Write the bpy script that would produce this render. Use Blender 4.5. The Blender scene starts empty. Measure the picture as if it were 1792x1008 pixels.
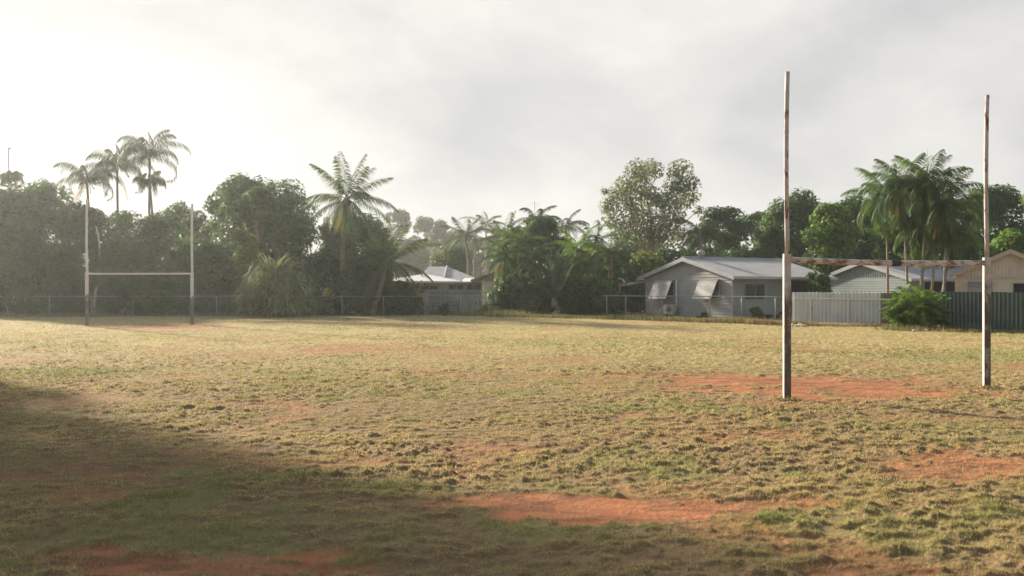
import bpy, math, random, zlib
import numpy as np
from mathutils import Vector, Matrix

random.seed(7)
rng = np.random.default_rng(11)
def reseed(label):            # every plant keeps its own shape whatever is built before it
    global rng
    s = zlib.crc32(label.encode()); random.seed(s); rng = np.random.default_rng(s)
SC = bpy.context.scene
COL = SC.collection
F = 1792 * 35 / 36.0          # focal length in photo pixels
EYE, HOR, CX = 2.13, 511.0, 896.0
R = math.radians

# ------------------------------------------------------------------ noise
def _hash(ix, iy, s):
    h = (ix.astype(np.int64) * 374761393 + iy.astype(np.int64) * 668265263 + s * 974634533) & 0xFFFFFFFF
    h = ((h ^ (h >> 13)) * 1274126177) & 0xFFFFFFFF
    h = (h ^ (h >> 16)) & 0xFFFFFFFF
    return h / 4294967295.0

def vnoise(x, y, s=0):
    xi = np.floor(x); yi = np.floor(y)
    fx = x - xi; fy = y - yi
    fx = fx * fx * (3 - 2 * fx); fy = fy * fy * (3 - 2 * fy)
    a = _hash(xi, yi, s); b = _hash(xi + 1, yi, s); c = _hash(xi, yi + 1, s); d = _hash(xi + 1, yi + 1, s)
    return (a * (1 - fx) + b * fx) * (1 - fy) + (c * (1 - fx) + d * fx) * fy

def fbm(x, y, s=0, o=4):
    t = 0.0; a = 0.5; n = 0.0
    for k in range(o):
        t = t + a * vnoise(x * 2 ** k + 17.3 * k, y * 2 ** k - 9.1 * k, s + k); n += a; a *= 0.5
    return t / n

def sstep(a, b, x):
    t = np.clip((x - a) / (b - a), 0, 1)
    return t * t * (3 - 2 * t)

# ------------------------------------------------------------------ the lie of the land
def gz(x, y):
    x = np.asarray(x, float); y = np.asarray(y, float)
    return 0.55 * sstep(22, 68, y) + 0.05 * (fbm(x / 9 + 3, y / 9 + 5, 5, 2) - 0.5) * sstep(4, 14, y) * (1 - sstep(60, 80, y))

def g1(x, y):
    return float(gz(x, y))

def hit(px, py):                # the ground point seen at a photo pixel
    lo, hi = 3.0, 150.0
    for _ in range(60):
        m = (lo + hi) / 2
        x = (px - CX) / F * m
        if EYE - (py - HOR) / F * m > g1(x, m): lo = m
        else: hi = m
    return Vector(((px - CX) / F * lo, lo, g1((px - CX) / F * lo, lo)))

def at(px, py, Y):
    return Vector(((px - CX) / F * Y, Y, EYE - (py - HOR) / F * Y))

def gat(px, Y):
    x = (px - CX) / F * Y
    return Vector((x, Y, g1(x, Y)))

# ------------------------------------------------------------------ mesh helpers
class MB:
    def __init__(s):
        s.v = []; s.f = []; s.m = []
    def add(s, vs, fs, mi=0):
        b = len(s.v)
        s.v += [tuple(v) for v in vs]
        s.f += [tuple(b + i for i in f) for f in fs]
        s.m += [mi] * len(fs)
    def quad(s, a, b, c, d, mi=0): s.add([a, b, c, d], [(0, 1, 2, 3)], mi)
    def hexa(s, p, mi=0):         # 8 corners: bottom loop 0-3, top loop 4-7
        s.add(p, [(3, 2, 1, 0), (4, 5, 6, 7), (0, 1, 5, 4), (1, 2, 6, 5), (2, 3, 7, 6), (3, 0, 4, 7)], mi)
    def box(s, o, ex, ey, ez, mi=0):   # corner o and three edge vectors
        o = Vector(o); ex = Vector(ex); ey = Vector(ey); ez = Vector(ez)
        s.hexa([o, o + ex, o + ex + ey, o + ey, o + ez, o + ex + ez, o + ex + ey + ez, o + ey + ez], mi)
    def cbox(s, c, sx, sy, sz, rz=0, mi=0):   # centred box turned about z
        c = Vector(c); q = Matrix.Rotation(rz, 3, 'Z')
        ex = q @ Vector((sx, 0, 0)); ey = q @ Vector((0, sy, 0)); ez = Vector((0, 0, sz))
        s.box(c - ex / 2 - ey / 2 - ez / 2, ex, ey, ez, mi)
    def bar(s, a, b, w, h=None, mi=0):
        h = h or w; a = Vector(a); b = Vector(b); d = (b - a).normalized()
        up = Vector((0, 0, 1)) if abs(d.z) < .95 else Vector((0, 1, 0))
        sx = d.cross(up).normalized() * w; sy = sx.cross(d).normalized() * h
        o = a - sx / 2 - sy / 2
        s.box(o, sx, b - a, sy, mi)
    def tube(s, pts, rad, n=8, mi=0, cap=True):
        pts = [Vector(p) for p in pts]
        if not hasattr(rad, '__len__'): rad = [rad] * len(pts)
        base = len(s.v); px = None
        for i, p in enumerate(pts):
            d = (pts[min(i + 1, len(pts) - 1)] - pts[max(i - 1, 0)]).normalized()
            if px is None:
                px = d.cross(Vector((0, 1, 0)) if abs(d.y) < .9 else Vector((1, 0, 0))).normalized()
            else:
                px = (px - d * px.dot(d)).normalized()
            py = d.cross(px)
            for k in range(n):
                a = 2 * math.pi * k / n
                s.v.append(tuple(p + (px * math.cos(a) + py * math.sin(a)) * rad[i]))
        for i in range(len(pts) - 1):
            for k in range(n):
                k2 = (k + 1) % n
                s.f.append((base + i * n + k, base + i * n + k2, base + (i + 1) * n + k2, base + (i + 1) * n + k)); s.m.append(mi)
        if cap:
            s.f.append(tuple(base + k for k in reversed(range(n)))); s.m.append(mi)
            e = base + (len(pts) - 1) * n
            s.f.append(tuple(e + k for k in range(n))); s.m.append(mi)

def root_loc(p):
    o = Vector((0, 0, 0))
    while p is not None:
        o = o + p.location; p = p.parent
    return o

def part(name, mb, mat, parent=None, smooth=False, bevel=0):
    me = bpy.data.meshes.new(name)
    o = root_loc(parent)
    me.from_pydata([(v[0] - o.x, v[1] - o.y, v[2] - o.z) for v in mb.v], [], mb.f)
    mats = mat if isinstance(mat, (list, tuple)) else [mat]
    for m in mats: me.materials.append(m)
    if len(mats) > 1: me.polygons.foreach_set('material_index', mb.m)
    if smooth: me.polygons.foreach_set('use_smooth', [True] * len(me.polygons))
    me.update()
    ob = bpy.data.objects.new(name, me); COL.objects.link(ob)
    if parent is not None: ob.parent = parent
    if bevel:
        b = ob.modifiers.new('bevel', 'BEVEL'); b.width = bevel; b.segments = 2; b.limit_method = 'ANGLE'
    return ob

def nmesh(name, V, n, mat, parent=None, attrs=None, face_cols=None):
    """V: (N*n,3) vertices, every n in a row one face."""
    V = np.asarray(V, np.float32)
    o = root_loc(parent); V = V - np.array((o.x, o.y, o.z), np.float32)
    nf = len(V) // n
    me = bpy.data.meshes.new(name)
    me.vertices.add(len(V)); me.loops.add(len(V)); me.polygons.add(nf)
    me.vertices.foreach_set('co', V.ravel())
    me.loops.foreach_set('vertex_index', np.arange(len(V), dtype=np.int32))
    me.polygons.foreach_set('loop_start', np.arange(0, len(V), n, dtype=np.int32))
    if attrs:
        for k, a in attrs.items():
            at_ = me.attributes.new(k, 'FLOAT', 'FACE'); at_.data.foreach_set('value', np.asarray(a, np.float32))
    if face_cols is not None:
        at_ = me.attributes.new('col', 'FLOAT_COLOR', 'FACE')
        c = np.ones((nf, 4), np.float32); c[:, :3] = face_cols
        at_.data.foreach_set('color', c.ravel())
    me.materials.append(mat)
    me.update(calc_edges=True); me.validate()
    ob = bpy.data.objects.new(name, me); COL.objects.link(ob)
    if parent is not None: ob.parent = parent
    return ob

def tag(o, label=None, cat=None, group=None, kind=None):
    if label: o['label'] = label
    if cat: o['category'] = cat
    if group: o['group'] = group
    if kind: o['kind'] = kind
    return o

def thing(name, label, cat, loc=(0, 0, 0), group=None):
    o = bpy.data.objects.new(name, None); COL.objects.link(o)
    o.location = loc; o.empty_display_size = .3
    return tag(o, label, cat, group)

# ------------------------------------------------------------------ materials
def new_mat(name):
    m = bpy.data.materials.new(name); m.use_nodes = True
    nt = m.node_tree; nt.nodes.clear()
    out = nt.nodes.new('ShaderNodeOutputMaterial')
    return m, nt, out

def N(nt, t, **kw):
    n = nt.nodes.new(t)
    for k, v in kw.items(): setattr(n, k, v)
    return n

def mixc(nt, fac, a, b):
    n = nt.nodes.new('ShaderNodeMix'); n.data_type = 'RGBA'
    for i, v in ((0, fac), (6, a), (7, b)):
        if hasattr(v, 'links'): nt.links.new(v, n.inputs[i])
        elif i == 0: n.inputs[0].default_value = v
        else: n.inputs[i].default_value = (*v, 1)
    return n.outputs[2]

def noise(nt, scale, detail=4, rough=.55, vec=None, stretch=None):
    tc = N(nt, 'ShaderNodeTexCoord'); src = tc.outputs['Object']
    if stretch:
        mp = N(nt, 'ShaderNodeMapping'); mp.inputs['Scale'].default_value = stretch
        nt.links.new(src, mp.inputs[0]); src = mp.outputs[0]
    n = N(nt, 'ShaderNodeTexNoise'); n.inputs['Scale'].default_value = scale
    n.inputs['Detail'].default_value = detail; n.inputs['Roughness'].default_value = rough
    nt.links.new(src, n.inputs['Vector'])
    return n.outputs['Fac']

def ramp(nt, fac, a, b):
    n = N(nt, 'ShaderNodeMapRange'); n.inputs[1].default_value = a; n.inputs[2].default_value = b
    nt.links.new(fac, n.inputs[0]); return n.outputs[0]

def math_(nt, op, a, b=None):
    n = N(nt, 'ShaderNodeMath', operation=op)
    for i, v in enumerate((a, b)):
        if v is None: continue
        if hasattr(v, 'links'): nt.links.new(v, n.inputs[i])
        else: n.inputs[i].default_value = v
    return n.outputs[0]

def pmat(name, c1, c2, scale=3, rough=.6, spec=.3, bump=0, stretch=None, lo=.35, hi=.65, grime=None, metal=0):
    m, nt, out = new_mat(name)
    b = N(nt, 'ShaderNodeBsdfPrincipled')
    c = mixc(nt, ramp(nt, noise(nt, scale, 5, .6, stretch=stretch), lo, hi), c1, c2)
    if grime:                     # (colour, scale, low, high): stains of their own shape
        c = mixc(nt, ramp(nt, noise(nt, grime[1], 6, .65, stretch=grime[4] if len(grime) > 4 else None), grime[2], grime[3]), c, grime[0])
    nt.links.new(c, b.inputs['Base Color'])
    b.inputs['Roughness'].default_value = rough; b.inputs['Specular IOR Level'].default_value = spec
    b.inputs['Metallic'].default_value = metal
    if bump:
        bp = N(nt, 'ShaderNodeBump'); bp.inputs['Strength'].default_value = bump; bp.inputs['Distance'].default_value = .02
        nt.links.new(noise(nt, scale * 6, 4, .6), bp.inputs['Height']); nt.links.new(bp.outputs[0], b.inputs['Normal'])
    nt.links.new(b.outputs[0], out.inputs[0])
    return m

def leafmat(name, dark, light, old=None, trans=.35, oldfrac=.04):
    m, nt, out = new_mat(name)
    a = N(nt, 'ShaderNodeAttribute', attribute_name='tint')
    cr = N(nt, 'ShaderNodeValToRGB')
    e = cr.color_ramp.elements
    e[0].position = 0; e[0].color = (*dark, 1); e[1].position = .9 - oldfrac; e[1].color = (*light, 1)
    if old:
        k = cr.color_ramp.elements.new(1 - oldfrac); k.color = (*old, 1)
    nt.links.new(a.outputs['Fac'], cr.inputs[0])
    b = N(nt, 'ShaderNodeBsdfPrincipled'); b.inputs['Roughness'].default_value = .55
    b.inputs['Specular IOR Level'].default_value = .12
    nt.links.new(cr.outputs[0], b.inputs['Base Color'])
    t = N(nt, 'ShaderNodeBsdfTranslucent')
    br = mixc(nt, .5, cr.outputs[0], tuple(min(1, c * 1.8) for c in light))
    nt.links.new(br, t.inputs[0])
    mx = N(nt, 'ShaderNodeMixShader'); mx.inputs[0].default_value = trans
    nt.links.new(b.outputs[0], mx.inputs[1]); nt.links.new(t.outputs[0], mx.inputs[2])
    nt.links.new(mx.outputs[0], out.inputs[0])
    return m

L_MANGO = leafmat('mango_leaves', (.020, .052, .012), (.072, .140, .028), (.15, .16, .04), trans=.36)
L_DEEP = leafmat('deep_green_leaves', (.016, .044, .011), (.056, .112, .024), (.11, .12, .035), trans=.36)
L_MID = leafmat('mid_green_leaves', (.032, .068, .016), (.090, .155, .035), (.20, .17, .05))
L_BRIGHT = leafmat('bright_green_leaves', (.050, .105, .016), (.14, .235, .036), (.30, .24, .04))
L_YEL = leafmat('yellow_green_leaves', (.080, .105, .018), (.20, .24, .04), (.40, .30, .05), oldfrac=.1)
L_GUM = leafmat('gum_leaves', (.075, .105, .045), (.20, .235, .10), (.24, .21, .09))
L_PALM = leafmat('palm_leaves', (.028, .064, .020), (.090, .150, .044), (.20, .19, .05), trans=.3)
L_COCO = leafmat('coconut_leaves', (.026, .052, .016), (.085, .125, .036), (.22, .17, .05), trans=.3)
L_ROYAL = leafmat('arching_palm_leaves', (.018, .036, .014), (.060, .090, .032), (.12, .11, .04), trans=.22)
L_CYCAD = leafmat('stiff_palm_leaves', (.034, .066, .036), (.10, .15, .075), None, trans=.2)
L_STRAP = leafmat('strap_leaves', (.11, .15, .055), (.30, .34, .13), (.42, .34, .16), trans=.35, oldfrac=.08)
L_DEAD = leafmat('dead_fronds', (.15, .10, .035), (.40, .30, .09), (.34, .20, .06), trans=.3)
L_HAZE = leafmat('distant_leaves', (.040, .058, .024), (.11, .13, .05), (.16, .14, .06))
BARK = pmat('bark', (.10, .075, .055), (.22, .18, .14), 6, .9, .1, .6)
PALE_BARK = pmat('pale_bark', (.28, .23, .18), (.45, .40, .33), 3, .85, .15, .4)
PALM_BARK = pmat('palm_bark', (.17, .14, .11), (.30, .26, .21), 4, .9, .1, .5, stretch=(1, 1, 5))
# ------------------------------------------------------------------ bare earth and greener patches (photo pixel ellipses -> field)
def ell(px, py, rx, ry, w):
    c = hit(px, py); a = hit(px, py - ry).y; b = hit(px, py + ry).y
    return (c.x, (a + b) / 2, rx / F * c.y, (a - b) / 2, w)
DIRT = [ell(1430, 677, 265, 24, 1.0), ell(1190, 657, 150, 9, .85), ell(1560, 690, 140, 14, .9), ell(1130, 890, 320, 31, 1.0),
        ell(990, 880, 210, 19, .95), ell(1350, 883, 230, 20, .85), ell(1750, 815, 170, 32, .85), ell(1640, 832, 90, 14, .7), ell(330, 990, 240, 34, .95), ell(160, 968, 70, 14, .8),
        ell(285, 572, 85, 5, .95), ell(330, 571, 60, 4, .9), ell(610, 608, 110, 6, .75), ell(760, 611, 90, 4, .55), ell(1520, 992, 150, 16, .75),
        ell(1180, 730, 110, 10, .5), ell(1620, 567, 60, 4, .7), ell(1420, 570, 70, 3, .7), ell(20, 630, 60, 6, .4), ell(430, 625, 110, 5, .35),
        ell(850, 655, 120, 6, .4)]
GREEN = [ell(1650, 622, 230, 13, 1.0), ell(130, 652, 170, 10, 1.0), ell(60, 600, 130, 8, .6), ell(1080, 600, 260, 10, .45),
         ell(1150, 715, 170, 16, .7), ell(950, 905, 130, 14, .5), ell(120, 740, 260, 40, .15), ell(1500, 930, 300, 50, .6), ell(760, 690, 220, 16, .4), ell(450, 655, 120, 6, .5),
         ell(260, 980, 70, 22, .4), ell(1650, 760, 200, 20, .4)]

def dirt_mask(x, y):
    n = fbm(x / 1.3, y / 1.3, 21, 5) - .5
    n2 = fbm(x / .28, y / .28, 31, 3) - .5
    m = np.zeros_like(x)
    for cx, cy, rx, ry, w in DIRT:
        d = np.sqrt(((x - cx) / rx) ** 2 + ((y - cy) / ry) ** 2)
        m = np.maximum(m, w * sstep(1.18, .66, d + n * 1.25 + n2 * .9))
    # tufts that hold on inside the bare ground
    m = m * (1 - .85 * sstep(.57, .66, fbm(x / .42, y / .36, 25, 3)) * sstep(1.0, .3, m * fbm(x / 2.2, y / 2.2, 26, 2) * 1.6))
    # odd small bald spots all over the field
    b = fbm(x / 2.1 + 40, y / 2.1, 77, 4)
    m = np.maximum(m, .5 * sstep(.60, .72, b + n2 * .25))
    return m

def green_mask(x, y):
    n = fbm(x / 1.8, y / 1.8, 51, 4) - .5
    m = np.zeros_like(x)
    for cx, cy, rx, ry, w in GREEN:
        d = np.sqrt(((x - cx) / rx) ** 2 + ((y - cy) / ry) ** 2)
        m = np.maximum(m, w * sstep(1.3, .4, d + n * 1.2))
    b = fbm(x / .55, y / .55, 61, 3)
    b2 = fbm(x / 5, y / 5, 63, 3)
    return np.clip(m * .75 + .75 * sstep(.53, .72, b * .6 + b2 * .42), 0, 1)

STRAW = np.array((.545, .452, .192)); STRAW2 = np.array((.39, .322, .145)); GRN = np.array((.19, .235, .068))
SOIL = np.array((.235, .066, .026)); SOIL2 = np.array((.295, .112, .052)); THATCH = np.array((.16, .110, .055))

def turf_relief(x, y):
    far = 1 - sstep(30, 62, y)
    cl = fbm(x / .34, y / .27, 3, 3); cl2 = fbm(x / 1.1, y / .9, 8, 3)
    cl3 = fbm(x / .19, y / .14, 19, 2)
    cl4 = fbm(x / .10, y / .08, 29, 2)
    h = .020 * (sstep(.40, .74, cl) - .3) + .018 * (cl2 - .5) + .035 * (sstep(.45, .75, cl3) - .3) + .026 * (sstep(.5, .8, cl4) - .3)
    d = dirt_mask(x, y)
    rough = .60 + .45 * sstep(.38, .64, fbm(x / 2.8 + 9, y / 3.2, 37, 3))     # trodden flat here, tussocky there
    return h * rough * (1 - .78 * d) * (far * .9 + .1) - .03 * d * sstep(70, 50, y)

def ground_z(x, y):
    return gz(x, y) + turf_relief(x, y) * sstep(5, 7, y)

def build_ground():
    inner = np.radians(np.linspace(-33, 33, 1050))
    outer = np.radians(np.linspace(33, 327, 80))[1:-1]
    ang = np.concatenate([inner, outer])
    rad = np.concatenate([[.6, 2, 4, 5.5], np.geomspace(6.6, 72, 760), np.geomspace(76, 300, 24)])
    A, Rr = np.meshgrid(ang, rad)
    X = Rr * np.sin(A); Y = Rr * np.cos(A)
    x = X.ravel(); y = Y.ravel()
    z = ground_z(x, y)
    na, nr = len(ang), len(rad)
    V = np.stack([x, y, z], 1)
    V = np.concatenate([V, [[0, 0, g1(0, 0)]]])
    i = np.arange(nr - 1)[:, None] * na; k = np.arange(na)[None, :]; k2 = (k + 1) % na
    Q = np.stack([i + k, i + k2, i + na + k2, i + na + k], -1).reshape(-1, 4)[:, ::-1]
    me = bpy.data.meshes.new('field')
    T = np.stack([np.full(na, len(V) - 1), np.arange(na), (np.arange(na) + 1) % na], 1)[:, ::-1]
    nl = Q.size + T.size
    me.vertices.add(len(V)); me.loops.add(nl); me.polygons.add(len(Q) + len(T))
    me.vertices.foreach_set('co', V.astype(np.float32).ravel())
    me.loops.foreach_set('vertex_index', np.concatenate([Q.ravel(), T.ravel()]).astype(np.int32))
    me.polygons.foreach_set('loop_start', np.concatenate([np.arange(0, Q.size, 4), Q.size + np.arange(0, T.size, 3)]).astype(np.int32))
    d = dirt_mask(x, y); g = green_mask(x, y)
    bs = fbm(x / 1.2, y / 1.2, 91, 3)[:, None]
    fine = vnoise(x / .12, y / .12, 92)[:, None]
    th = THATCH * (.75 + .5 * fine)
    farmix = sstep(14, 40, y)[:, None]
    straw = STRAW * bs + STRAW2 * (1 - bs)
    pit = sstep(.52, .38, fbm(x / .19, y / .14, 19, 2))[:, None]    # bare thatch shows between the tufts
    c = th * (1 - farmix) + straw * (.86 - .30 * pit) * farmix
    c = c * (1 - .6 * g[:, None]) + GRN * .6 * g[:, None]
    soil = SOIL * (1 - fine) + SOIL2 * fine
    sm = sstep(.35, .65, fbm(x / .9, y / .9, 95, 4))[:, None]
    sc_ = fbm(x / .30, y / .16, 97, 4)[:, None]                  # scuffs and crumbs in the bare ground
    soil = soil * (.80 + .3 * sm) * (.62 + .72 * sstep(.30, .58, sc_))
    c = c * (1 - d[:, None]) + soil * d[:, None]
    a = me.attributes.new('col', 'FLOAT_COLOR', 'POINT')
    cc = np.ones((len(V), 4), np.float32); cc[:-1, :3] = c; cc[-1, :3] = STRAW
    a.data.foreach_set('color', cc.ravel())
    me.polygons.foreach_set('use_smooth', np.ones(len(Q) + len(T), bool))
    m, nt, out = new_mat('dry_field')
    at_ = N(nt, 'ShaderNodeAttribute', attribute_name='col')
    n1 = noise(nt, 30, 5, .7)
    col = mixc(nt, .28, at_.outputs['Color'], mixc(nt, ramp(nt, n1, .3, .7), (.10, .06, .03), (.50, .32, .16)))
    b = N(nt, 'ShaderNodeBsdfPrincipled'); b.inputs['Roughness'].default_value = .95; b.inputs['Specular IOR Level'].default_value = .08
    nt.links.new(col, b.inputs['Base Color'])
    bp = N(nt, 'ShaderNodeBump'); bp.inputs['Strength'].default_value = .7; bp.inputs['Distance'].default_value = .03
    nt.links.new(noise(nt, 22, 5, .65), bp.inputs['Height']); nt.links.new(bp.outputs[0], b.inputs['Normal'])
    nt.links.new(b.outputs[0], out.inputs[0])
    me.materials.append(m); me.update(calc_edges=True); me.validate()
    ob = bpy.data.objects.new('field', me); COL.objects.link(ob)
    tag(ob, 'worn dry field of straw grass with bare red earth patches', None, None, 'structure')

build_ground()

def blademat():
    m, nt, out = new_mat('grass_blades')
    a = N(nt, 'ShaderNodeAttribute', attribute_name='col')
    b = N(nt, 'ShaderNodeBsdfDiffuse'); nt.links.new(a.outputs['Color'], b.inputs[0])
    t = N(nt, 'ShaderNodeBsdfTranslucent'); nt.links.new(a.outputs['Color'], t.inputs[0])
    mx = N(nt, 'ShaderNodeMixShader'); mx.inputs[0].default_value = .35
    nt.links.new(b.outputs[0], mx.inputs[1]); nt.links.new(t.outputs[0], mx.inputs[2])
    nt.links.new(mx.outputs[0], out.inputs[0])
    return m
BLADE = blademat()

def blades(x, y, h, w, lean, col):
    n = len(x)
    a = rng.uniform(0, 2 * np.pi, n); la = rng.uniform(0, 2 * np.pi, n)
    z = ground_z(x, y) - .004
    P = np.stack([x, y, z], 1)
    s = np.stack([np.cos(a), np.sin(a), np.zeros(n)], 1) * (w / 2)[:, None]
    ln = np.tan(lean) * 1.0
    up = np.stack([np.cos(la) * np.sin(lean), np.sin(la) * np.sin(lean), np.cos(lean)], 1) * h[:, None]
    V = np.empty((n, 3, 3)); V[:, 0] = P - s; V[:, 1] = P + s; V[:, 2] = P + up
    return V.reshape(-1, 3), col

def scatter(y0, y1, dens):
    area = .56 * (y1 ** 2 - y0 ** 2) + 3 * (y1 - y0)
    n = int(area * dens)
    u = rng.random(n * 2)
    y = np.sqrt(y0 ** 2 + u * (y1 ** 2 - y0 ** 2))
    x = (rng.random(n * 2) - .5) * (1.12 * y + 3)
    return x[:n], y[:n]

Vs, Cs = [], []
for y0, y1, dens, w, hh in ((6.3, 11, 6200, .0070, .038), (11, 17, 2800, .010, .042), (17, 28, 1000, .017, .045), (28, 45, 300, .030, .050), (45, 63, 90, .045, .055)):
    x, y = scatter(y0, y1, dens)
    d = dirt_mask(x, y); g = green_mask(x, y)
    cl = fbm(x / .34, y / .27, 3, 3); cl2 = fbm(x / 1.1, y / .9, 8, 3)
    tuft = sstep(.38, .66, cl)
    tuft = np.clip(.6 * tuft + .6 * sstep(.45, .70, fbm(x / .19, y / .14, 19, 2)), 0, 1)
    keep = rng.random(len(x)) < (1 - d * .975) * (.24 + .76 * tuft) * (.6 + .4 * sstep(.3, .55, cl2))
    x, y, d, g, cl, tuft = (q[keep] for q in (x, y, d, g, cl, tuft))
    n = len(x)
    rough = .75 + .3 * sstep(.38, .64, fbm(x / 2.8 + 9, y / 3.2, 37, 3))
    h = hh * rough * (.45 + .9 * tuft * rng.random(n) + .25 * rng.random(n)) * (1 + .5 * g)
    big = fbm(x / 3.5, y / 3.5, 71, 3)
    r = rng.random((n, 1))
    c = STRAW * (1 - r) + STRAW2 * r
    c = c * (.75 + .5 * big[:, None])
    gr = np.clip(g * 1.1 + .25 * tuft * rng.random(n) - .12, 0, 1) * (rng.random(n) < .85)
    c = c * (1 - gr[:, None]) + (GRN * (.6 + .8 * rng.random((n, 1)))) * gr[:, None]
    pale = rng.random(n) < .05
    c[pale] = np.array((.55, .43, .24)) * (.8 + .4 * rng.random((pale.sum(), 1)))
    v, c = blades(x, y, h, w * (.7 + .6 * rng.random(n)), np.radians(rng.uniform(15, 78, n)), c)
    Vs.append(v); Cs.append(c)
tag(nmesh('grass', np.concatenate(Vs), 3, BLADE, None, None, np.concatenate(Cs)), 'short dry grass covering the playing field', None, None, 'stuff')

# ------------------------------------------------------------------ sun, sky, air, camera
SUN_AZ, SUN_EL = R(-43), R(20.5)       # azimuth from straight ahead, to the left
sd = Vector((math.sin(SUN_AZ) * math.cos(SUN_EL), math.cos(SUN_AZ) * math.cos(SUN_EL), math.sin(SUN_EL)))
L = bpy.data.lights.new('sun', 'SUN'); L.energy = 5.0; L.angle = R(2.8); L.color = (1, .885, .73)
lo = bpy.data.objects.new('sun', L); COL.objects.link(lo)
lo.rotation_euler = (-sd).to_track_quat('-Z', 'Y').to_euler(); lo.location = sd * 60

W = bpy.data.worlds.new('World'); SC.world = W; W.use_nodes = True
nt = W.node_tree; nt.nodes.clear()
wo = N(nt, 'ShaderNodeOutputWorld')
sky = N(nt, 'ShaderNodeTexSky', sky_type='NISHITA'); sky.sun_disc = False
sky.sun_elevation = SUN_EL; sky.sun_rotation = SUN_AZ; sky.dust_density = 3
bg1 = N(nt, 'ShaderNodeBackground'); bg1.inputs[1].default_value = .09
nt.links.new(sky.outputs[0], bg1.inputs[0])
tc = N(nt, 'ShaderNodeTexCoord')
mp = N(nt, 'ShaderNodeMapping'); mp.inputs['Scale'].default_value = (1, 1, 1.9); mp.inputs['Location'].default_value = (.25, .0, .1)
mp.inputs['Rotation'].default_value = (0, R(14), 0)
nt.links.new(tc.outputs['Generated'], mp.inputs[0])
def wn(scale, det, rough):
    n = N(nt, 'ShaderNodeTexNoise'); n.inputs['Scale'].default_value = scale; n.inputs['Detail'].default_value = det
    n.inputs['Roughness'].default_value = rough; n.inputs['Distortion'].default_value = .3
    nt.links.new(mp.outputs[0], n.inputs['Vector']); return n.outputs['Fac']
dp = N(nt, 'ShaderNodeVectorMath', operation='DOT_PRODUCT'); dp.inputs[1].default_value = sd
nt.links.new(tc.outputs['Generated'], dp.inputs[0])
glow = ramp(nt, dp.outputs['Value'], .30, .95)          # cloud lit through from the sun's side
wisp = math_(nt, 'ADD', math_(nt, 'MULTIPLY', ramp(nt, wn(3.2, 6, .5), .33, .68), .62), math_(nt, 'MULTIPLY', ramp(nt, wn(8.5, 6, .55), .45, .70), .20))
cl = math_(nt, 'ADD', math_(nt, 'ADD', wisp, .04), math_(nt, 'MULTIPLY', glow, .25))
ccol = mixc(nt, cl, (.200, .206, .214), (.368, .356, .336))
bg2 = N(nt, 'ShaderNodeBackground'); nt.links.new(ccol, bg2.inputs[0]); bg2.inputs[1].default_value = 1.0
sep = N(nt, 'ShaderNodeSeparateXYZ'); nt.links.new(tc.outputs['Generated'], sep.inputs[0])
# cloud thinned in the unseen upper sky, shaped to deepen the shade below
cov = math_(nt, 'MULTIPLY', ramp(nt, sep.outputs['Z'], .75, .30), ramp(nt, wn(2.0, 3, .5), .05, .30))
mx = N(nt, 'ShaderNodeMixShader'); nt.links.new(cov, mx.inputs[0])
nt.links.new(bg1.outputs[0], mx.inputs[1]); nt.links.new(bg2.outputs[0], mx.inputs[2])
nt.links.new(mx.outputs[0], wo.inputs['Surface'])
W.cycles.sampling_method = 'AUTOMATIC'

HZ = MB(); HZ.box((-330, -330, -1.2), (660, 0, 0), (0, 660, 0), (0, 0, 24))
m, hn, hout = new_mat('haze_air')
pv = N(hn, 'ShaderNodeVolumePrincipled')
pv.inputs['Color'].default_value = (.93, .97, .94, 1); pv.inputs['Density'].default_value = .00054; pv.inputs['Anisotropy'].default_value = .70
hn.links.new(pv.outputs[0], hout.inputs['Volume'])
tag(part('haze', HZ, m), 'pale morning haze over the field', None, None, 'stuff')

cam = bpy.data.cameras.new('camera'); co = bpy.data.objects.new('camera', cam); COL.objects.link(co)
co.location = (0, 0, EYE); co.rotation_euler = (R(90), 0, 0)
cam.sensor_width = 36; cam.lens = 35; cam.shift_y = 7 / 1792; cam.clip_end = 2000; cam.clip_start = .1
cam.dof.use_dof = True; cam.dof.focus_distance = 24; cam.dof.aperture_fstop = 2.0
SC.camera = co
SC.view_settings.view_transform = 'Standard'; SC.view_settings.look = 'None'; SC.view_settings.exposure = 1.4; SC.view_settings.gamma = 1
SC.cycles.use_denoising = True
SC.cycles.max_bounces = 6; SC.cycles.diffuse_bounces = 3; SC.cycles.transmission_bounces = 4; SC.cycles.transparent_max_bounces = 4
SC.cycles.volume_bounces = 0; SC.cycles.caustics_reflective = False; SC.cycles.caustics_refractive = False
SC.cycles.sample_clamp_indirect = 4
# ------------------------------------------------------------------ vegetation builders
def unit(n):
    v = rng.normal(size=(n, 3)); return v / np.linalg.norm(v, axis=1)[:, None]
def nrm(v): return v / (np.linalg.norm(v, axis=-1, keepdims=True) + 1e-9)

def leaf_quads(P, nor, L, W, fold=.12):
    n = len(P)
    t = nrm(np.cross(nor, unit(n))); s = np.cross(nor, t)
    L = L * rng.uniform(.65, 1.35, n)[:, None]; W = W * rng.uniform(.7, 1.3, n)[:, None]
    V = np.empty((n, 4, 3))
    V[:, 0] = P - t * L / 2; V[:, 1] = P + s * W / 2 + nor * W * fold - t * L * .05
    V[:, 2] = P + t * L / 2 - np.array((0, 0, 1)) * L * .12; V[:, 3] = P - s * W / 2 + nor * W * fold - t * L * .05
    return V.reshape(-1, 3)

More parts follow.
